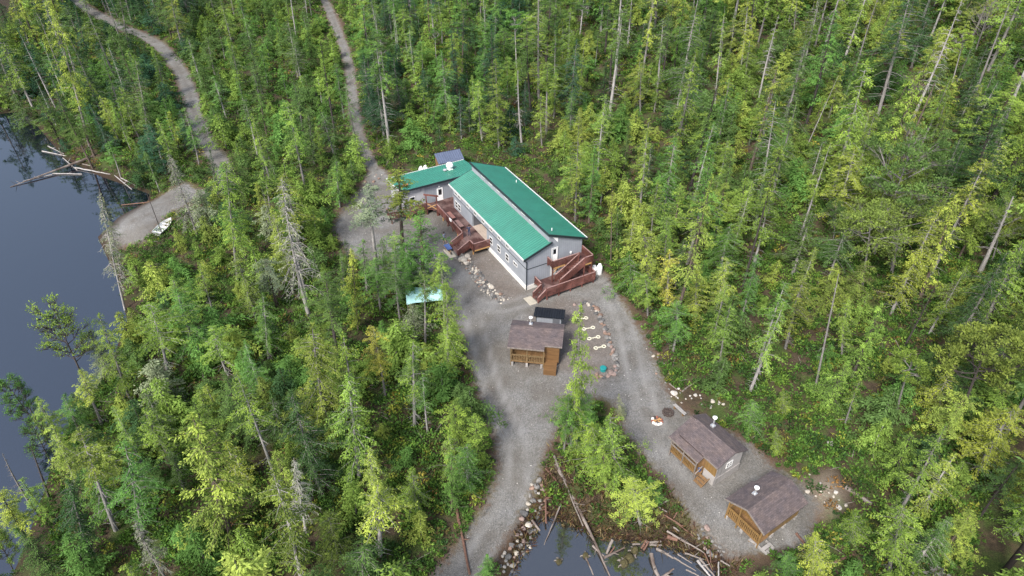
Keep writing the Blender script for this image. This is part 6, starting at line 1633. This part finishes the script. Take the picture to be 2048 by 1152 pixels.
def hero_disks():
    out = []
    for p in PLACED:
        u, v = project(p['x'] + p['lean'][0] * .72, p['y'], p['z'] + p['h'] * .72)
        out.append((p['y'], u, v, p['span'] * (.34 if p['kind'] in ('pine', 'snag', 'umbrella', 'lichen', 'bare') else .26)))
    return np.array(out)
HDISK = hero_disks()
def hides_hero(x, y, z, h):
    t = np.linspace(.2, 1, 7)
    u, v = project(np.full(7, x), np.full(7, y), z + h * t)
    near = HDISK[HDISK[:, 0] > y]
    if not len(near): return False
    d = (u[:, None] - near[None, :, 1]) ** 2 + (v[:, None] - near[None, :, 2]) ** 2
    return bool((d < near[None, :, 3] ** 2).any())
def forest():
    rr = random.Random(5); r = np.random.default_rng(17)
    n = 26000
    y = 22 + (215 - 22) * r.random(n) ** .75; x = r.uniform(-1, 1, n) * (y * .80 + 22)
    g = gravel_sdf(x, y); z = height(x, y, g)
    u, v = project(x, y, z)
    ok = (g > 1.0) & (z > LAKE_Z + .15) & (sdf_poly(x, y, POND) > 1.2) & (u > -170) & (u < 2220) & (v > -60) & (v < 1330)
    pts = [(p['x'], p['y'], 1.3) for p in PLACED]
    cell = {}
    def put(a, b, q): cell.setdefault((int(a // 4), int(b // 4)), []).append((a, b, q))
    for p in pts: put(*p)
    for i in np.where(ok)[0]:
        a, b = x[i], y[i]
        big = rr.random() < .55; fa = min(1, max(0, (b - 70) / 60))
        q = (rr.uniform(1.5, 2.0) if big else rr.uniform(.9, 1.3)) * (1 + .22 * fa)
        if any((a - c) ** 2 + (b - d) ** 2 < ((q + e) * 1.02) ** 2 for di in (-1, 0, 1) for dj in (-1, 0, 1) for c, d, e in cell.get((int(a // 4) + di, int(b // 4) + dj), ())): continue
        U, Vv = u[i], v[i]; k = rr.random()
        far = min(1, max(0, (b - 90) / 90))
        if U < 460 and Vv < 420:      # spruces and cedars above the lake road
            kind = 'spruce' if k < .40 else 'cedar' if k < .62 else 'hemlock' if k < .86 else 'tall' if k < .96 else 'snag'
            tone = {'spruce': rr.choice(['blue-green', 'blue-green', 'dark green']), 'cedar': rr.choice(['lime', 'mid-green', 'yellow-green']), 'hemlock': rr.choice(['mid-green', 'blue-green', 'fresh green'])}.get(kind, 'mid-green'); h = rr.uniform(12, 19)
        elif U < 1050 and Vv < 420:
            kind = 'hemlock' if k < .36 else 'cedar' if k < .66 else 'spruce' if k < .78 else 'tall' if k < .92 else 'umbrella' if k < .95 else 'snag'
            tone = rr.choice(['fresh green', 'mid-green', 'lime', 'lime', 'dark green', 'blue-green']) if kind != 'spruce' else rr.choice(['dark green', 'blue-green', 'fresh green']); h = rr.uniform(11, 19)
        elif U >= 1050:
            pinezone = U > 1560 and 280 < Vv < 1000
            kind = 'cedar' if k < .34 else 'hemlock' if k < .50 else 'tall' if k < .78 else ('pine' if pinezone else 'hemlock') if k < .87 else 'umbrella' if k < .87 else 'snag' if k < .975 else 'spruce'
            tone = rr.choice(['lime', 'yellow-green', 'yellow-green', 'fresh green', 'mid-green', 'lime']) if kind in ('cedar', 'tall') else rr.choice(['fresh green', 'lime', 'mid-green', 'dark green']) if kind != 'pine' else rr.choice(['olive', 'olive', 'mid-green']); h = rr.uniform(10, 17.5) if Vv > 700 else rr.uniform(13, 21)
        else:
            kind = 'hemlock' if k < .40 else 'cedar' if k < .70 else 'tall' if k < .85 else 'lichen' if k < .88 else 'snag' if k < .94 else 'spruce'
            tone = rr.choice(['fresh green', 'lime', 'fresh green', 'mid-green', 'dark green']) if kind in ('hemlock', 'spruce') else rr.choice(['lime', 'yellow-green', 'lime', 'mid-green', 'olive']); h = rr.uniform(9, 15)
        if 395 < U < 720 and Vv < 430:                                # younger regrowth between the two roads
            h *= rr.uniform(.45, .80)
            if kind in ('spruce', 'snag', 'umbrella'): kind = rr.choice(['cedar', 'hemlock'])
            tone = rr.choice(['lime', 'fresh green', 'lime', 'mid-green', 'mid-green'])
        if kind == 'lichen': tone = 'grey-green'
        h *= 1 - .10 * fa
        if not big:
            h *= rr.uniform(.30, .62)
            if kind in ('tall', 'snag', 'lichen', 'umbrella', 'pine'): kind = 'bush'
            elif h < 6.5: kind = 'bush'
        w = h * .16
        if hides_hero(a, b, z[i], h): h = rr.uniform(2.0, 4.5); kind = 'bush'
        if covers_open(a, b, z[i], h, w):
            h2 = rr.uniform(2.2, 4.0); kind, h, w = 'bush', h2, h2 * .35
            if covers_open(a, b, z[i], h, w): continue
        put(a, b, q)
        plan_tree(a, b, h, kind, tone, rr.choice(['pale', 'pale', 'grey', 'grey', 'brown', 'dark']), (rr.gauss(0, .035) * h, rr.gauss(0, .03) * h), rr.uniform(.82, 1.2) * (1 + .10 * fa), rr)
forest()

LAND = [('the white rowing boat', 329, 457), ('the turquoise tarp shelter', 852, 605), ('the open wood shed', 900, 310), ('the kitchen wing', 800, 400), ('the gable-end gas tanks', 1192, 545), ('the teal drum', 1206, 735), ('the fire pits', 1325, 835),
        ('the honey-walled cabin', 1530, 1020), ('the bare clay patch', 1655, 990), ('the long dark lake log', 110, 340), ('the curve of the lake road', 385, 180), ('the top of the forest track', 640, 0), ('the mouth of the forest track', 735, 340), ('the bend of the lower road', 1000, 920),
        ('the road at the frame bottom', 915, 1140), ('the lower left corner', 0, 1152), ('the upper left corner', 0, 0), ('the upper right corner', 2048, 0), ('the lower right corner', 2048, 1152), ('the middle of the right edge', 2048, 576), ('the middle of the top edge', 1024, 0), ('the two big round pines', 1765, 470),
        ('the tall lichen-hung snag', 600, 500), ('the lone white boulder', 1660, 889), ('the grey-gabled cabin', 1420, 880), ('the gravel boat ramp', 280, 440), ('the large leafless tree', 1965, 60), ('the lodge roof ridge', 1020, 400), ('the upper lake cove', 20, 235), ('the lower lake shore', 110, 1000),
        ('the hooked pond logs', 1225, 1090), ('the small brown cabin', 1075, 670), ('the middle of the left half', 500, 800), ('the upper right quarter', 1536, 288), ('the lower left quarter', 512, 900), ('the forest centre right of the lodge', 1450, 480), ('the right-hand drive', 1290, 700)]
COUNT = ['nearest', 'second nearest', 'third nearest', 'fourth nearest', 'fifth nearest', 'sixth nearest', 'seventh nearest', 'eighth nearest', 'ninth nearest', 'tenth nearest', 'eleventh nearest', 'twelfth nearest']
def size_word(p): return '' if p['kind'] in ('bush', 'bare') else 'tall ' if p['h'] > 13.5 else 'low ' if p['h'] < 8.5 else 'mid-sized '
def look(p):
    nm = NAMES[p['kind']][2]
    if p['kind'] in ('snag', 'lichen', 'bare'): return size_word(p) + {'pale': 'pale ', 'grey': 'grey ', 'brown': 'brown ', 'dark': 'dark '}[p['bark']] + nm
    return size_word(p) + p['tone'] + ' ' + nm
def label_trees(trees):
    by = {}
    for p in trees: by.setdefault(look(p), []).append(p)
    for lk, ps in by.items():
        if len(ps) == 1: ps[0]['label'] = lk + ', the only one of its kind here' if False else lk + ' by ' + min(LAND, key=lambda l: (l[1] - ps[0]['px'][0]) ** 2 + (l[2] - ps[0]['px'][1]) ** 2)[0]; continue
        cand = []
        for nm, u, v in LAND:
            o = sorted(ps, key=lambda p: (p['px'][0] - u) ** 2 + (p['px'][1] - v) ** 2)
            for k, p in enumerate(o[:12]): cand.append((k * 1e4 + math.hypot(p['px'][0] - u, p['px'][1] - v), k, nm, id(p), p))
        cand.sort(key=lambda c: c[0]); used = set()
        for _, k, nm, i, p in cand:
            if 'label' in p or (k, nm) in used: continue
            used.add((k, nm)); p['label'] = f'{lk}, {COUNT[k]} to {nm}'
        for p in ps: p.setdefault('label', lk + ' deep in the forest')

MAXTREES = 520
PLACED.sort(key=lambda p: -(p['span'] + (1000 if p['hero'] else 0)))
INVIEW = [p for p in PLACED if p['hero'] or (-40 < p['px'][0] < 2088 and -30 < p['px'][1] < 1180)]
TREES, FAR = INVIEW[:MAXTREES], INVIEW[MAXTREES:]
_ids = {id(p) for p in INVIEW}
FAR += [p for p in PLACED if id(p) not in _ids]
label_trees(TREES)
for p in TREES:
    pr = PMESH[p['kind']][p['var'] % len(PMESH[p['kind']])]
    s = p['h'] / pr['H']
    nm, cat, _ = NAMES[p['kind']]
    e = empty(nm, (p['x'], p['y'], p['z'] - .05))
    lx, ly = p['lean']
    q = Vector((lx, ly, p['h'])).normalized()
    e.rotation_euler = (Vector((0, 0, 1)).rotation_difference(q).to_matrix() @ Matrix.Rotation(p['spin'], 3, 'Z')).to_euler()
    wd = p['wide'] * (s if p['kind'] in ('bush', 'pine', 'umbrella', 'bare', 'ragged') else s ** .75)
    e.scale = (wd, wd, s)
    tag(e, p['label'], cat, GROUPS[p['kind']])
    tc = TONE[p['tone']]; bc = BARK[p['bark']]; j = p['jit']; j2 = p['jit2']
    for part in ('trunk', 'crown', 'lichen'):
        if part not in pr: continue
        o = link_mesh(part, pr[part], e)
        if part == 'crown': o.color = (tc[0] * j * (1 + j2), tc[1] * j, tc[2] * j * (1 - j2), 1)
        elif part == 'lichen': o.color = (.30 * j, .33 * j, .24 * j, 1)
        else: o.color = (bc[0] * j, bc[1] * j, bc[2] * j, 1)
print('trees', len(TREES), 'far', len(FAR))

def far_forest():
    """The trees past those: one far wood, with coarser sprays."""
    lods = {k: [conifer(**{**s, 'lod': .45, 'nb': int(s.get('nb', 130) * .6), 'leaf': s.get('leaf', .42) * 1.5, 'dead': 2}) for s in v] for k, v in SPEC.items()}
    V, F, C, o = [], [], [], 0; BV, BF, bo = [], [], 0; r = np.random.default_rng(9)
    for p in FAR:
        kind = p['kind'] if p['kind'] in lods else 'tall'
        (tv, tf), (cv, cf, ct) = lods[kind][p['var'] % len(lods[kind])]
        s = p['h'] / tv[:, 2].max(); w = s * p['wide']; c, sn = math.cos(p['spin']), math.sin(p['spin'])
        for vv, ff, isb in ((tv, tf, True), (cv, cf, False)):
            q = np.stack([(vv[:, 0] * c - vv[:, 1] * sn) * w + p['x'] + p['lean'][0] * vv[:, 2] * s / p['h'], (vv[:, 0] * sn + vv[:, 1] * c) * w + p['y'], vv[:, 2] * s + p['z']], 1)
            t = BARK[p['bark']] if isb else TONE[p['tone']]
            k = np.full(len(ff), .5) if isb else ct
            V.append(q); F.append(ff + o); o += len(q)
            if p['kind'] in ('snag', 'lichen') and not isb: t = (.16, .155, .14)
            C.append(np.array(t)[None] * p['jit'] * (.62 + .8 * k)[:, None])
    me = np_mesh('far_forest', np.concatenate(V), np.concatenate(F), M['leafcol'], facecol=np.concatenate(C))
    tag(link_mesh('far_forest', me), kind='stuff')
if FAR: far_forest()

# ------------------------------------------------------------------ undergrowth: salal, ferns and seedlings nobody could count
def undergrowth():
    r = np.random.default_rng(23); n = 80000
    y = 24 + (205 - 24) * r.random(n) ** .8; x = r.uniform(-1, 1, n) * (y * .78 + 14)
    g = gravel_sdf(x, y); z = height(x, y, g); u, v = project(x, y, z)
    pd = sdf_poly(x, y, POND)
    lod_u = wob(x * 1.4 + 7, y * 1.4)
    k = (g > .35) & (z > LAKE_Z + .2) & (pd > .5) & (u > -40) & (u < 2090) & (v > -20) & (v < 1200) & ((lod_u + r.normal(0, .35, n) > -.45) | (g < 4))
    cl = np.minimum(sdf_poly(x, y, CLAY), sdf_poly(x, y, CLAY2)); k &= (cl > .3) | (r.random(n) < .15); k &= (pd > 4.5) | (r.random(n) < .22)
    idx = np.where(k)[0][:30000]
    x, y, z, g = x[idx], y[idx], z[idx], g[idx]; N = len(idx)
    sz = r.uniform(.28, 1.05, N) * np.where(g < 2, .7, 1); per = np.where(y < 75, 46, np.where(y < 120, 30, 20))
    pal = np.array([(.030, .062, .016), (.045, .090, .020), (.060, .115, .022), (.095, .150, .028), (.150, .165, .030), (.085, .072, .026), (.14, .078, .030), (.20, .165, .035), (.024, .048, .018)])
    w = np.array([.24, .24, .21, .15, .04, .04, .006, .004, .07])
    ci = r.choice(len(pal), N, p=w / w.sum())
    rep = np.repeat(np.arange(N), per); m = len(rep)
    d = unit(r.normal(0, 1, (m, 3)) * np.array([1, 1, .7])); d[:, 2] = np.abs(d[:, 2])
    rad = sz[rep] * r.random(m) ** .45
    P = np.stack([x[rep], y[rep], z[rep]], 1) + d * rad[:, None] * np.array([1, 1, .95]) + UPV * (.05 + .15 * sz[rep])[:, None]
    dd = unit(d * .8 + r.normal(0, .6, (m, 3)) + UPV * .1); ln = r.uniform(.12, .34, m) * (.7 + .5 * sz[rep]) * np.where(per[rep] < 25, 1.5, 1.0)
    vv, ff = diamonds(P - dd * ln[:, None] * .4, dd, ln, ln * .5, unit(UPV * .8 + r.normal(0, .6, (m, 3))))
    col = 1.55 * pal[ci][rep] * r.uniform(.6, 1.5, (m, 1)) * r.uniform(.75, 1.3, (N, 1))[rep]
    me = np_mesh('undergrowth', vv, ff, M['leafcol'], facecol=col)
    tag(link_mesh('undergrowth', me), kind='stuff')
    # bare twigs and dead stems
    n2 = 3600; j = r.integers(0, N, n2); o = np.stack([x[j], y[j], z[j] + .02], 1) + r.normal(0, .7, (n2, 3)) * np.array([1, 1, 0])
    o[:, 2] = height(o[:, 0], o[:, 1]) + .05
    e = o + np.stack([r.normal(0, 1.0, n2), r.normal(0, 1.0, n2), r.uniform(.05, .9, n2)], 1) * r.uniform(.5, 1.5, (n2, 1))
    dd = unit(e - o); ln = np.linalg.norm(e - o, axis=1)
    v1, f1 = diamonds(o, dd, ln, np.full(n2, .07), unit(UPV + r.normal(0, .5, (n2, 3))))
    tone = r.uniform(.10, .32, (n2, 1)) * np.array([[1, .88, .78]])
    me = np_mesh('brushwood', v1, f1, M['leafcol'], facecol=tone); tag(link_mesh('brushwood', me), kind='stuff')
    # brown sedge and twigs round the pond
    n3 = 22000; xx, yy = r.uniform(0, 19, n3), r.uniform(30, 48, n3); pd = sdf_poly(xx, yy, POND); gg = gravel_sdf(xx, yy)
    k = (pd > -.5) & (pd < 7.5 * r.random(n3)) & (gg > .3); xx, yy = xx[k], yy[k]; zz = np.maximum(height(xx, yy), POND_Z); m = len(xx)
    dd = unit(np.stack([r.normal(0, .6, m), r.normal(0, .6, m), r.uniform(.2, 1, m)], 1)); ln = r.uniform(.25, .75, m)
    v2, f2 = diamonds(np.stack([xx, yy, zz], 1), dd, ln, ln * .12 + .02, unit(r.normal(0, 1, (m, 3))))
    pal2 = np.array([(.11, .060, .040), (.085, .050, .045), (.17, .115, .055), (.06, .075, .022), (.21, .17, .09)])
    me = np_mesh('dead_sedge', v2, f2, M['leafcol'], facecol=pal2[r.integers(0, 5, m)] * r.uniform(.6, 1.3, (m, 1))); tag(link_mesh('dead_sedge', me), kind='stuff')
undergrowth()
def dry_grass():
    r = np.random.default_rng(31); n = 16000
    x, y = r.uniform(-62, -34, n), r.uniform(66, 100, n); b = sdf_poly(x, y, BEACH); k = (b > -.25) & (b < 3.2 * r.random(n) ** 1.3); x, y = x[k], y[k]
    z = height(x, y); k = z > LAKE_Z + .12; x, y, z = x[k], y[k], z[k]; m = len(x)
    d = unit(np.stack([r.normal(0, .6, m), r.normal(0, .6, m), r.uniform(.3, 1, m)], 1)); ln = r.uniform(.15, .42, m)
    v, f = diamonds(np.stack([x, y, z], 1), d, ln, ln * .16, unit(r.normal(0, 1, (m, 3))))
    pal = np.array([(.22, .20, .07), (.30, .25, .11), (.13, .17, .04), (.20, .12, .06)])
    tag(link_mesh('dry_grass', np_mesh('dry_grass', v, f, M['leafcol'], facecol=pal[r.integers(0, 4, m)] * r.uniform(.7, 1.3, (m, 1)))), kind='stuff')
dry_grass()
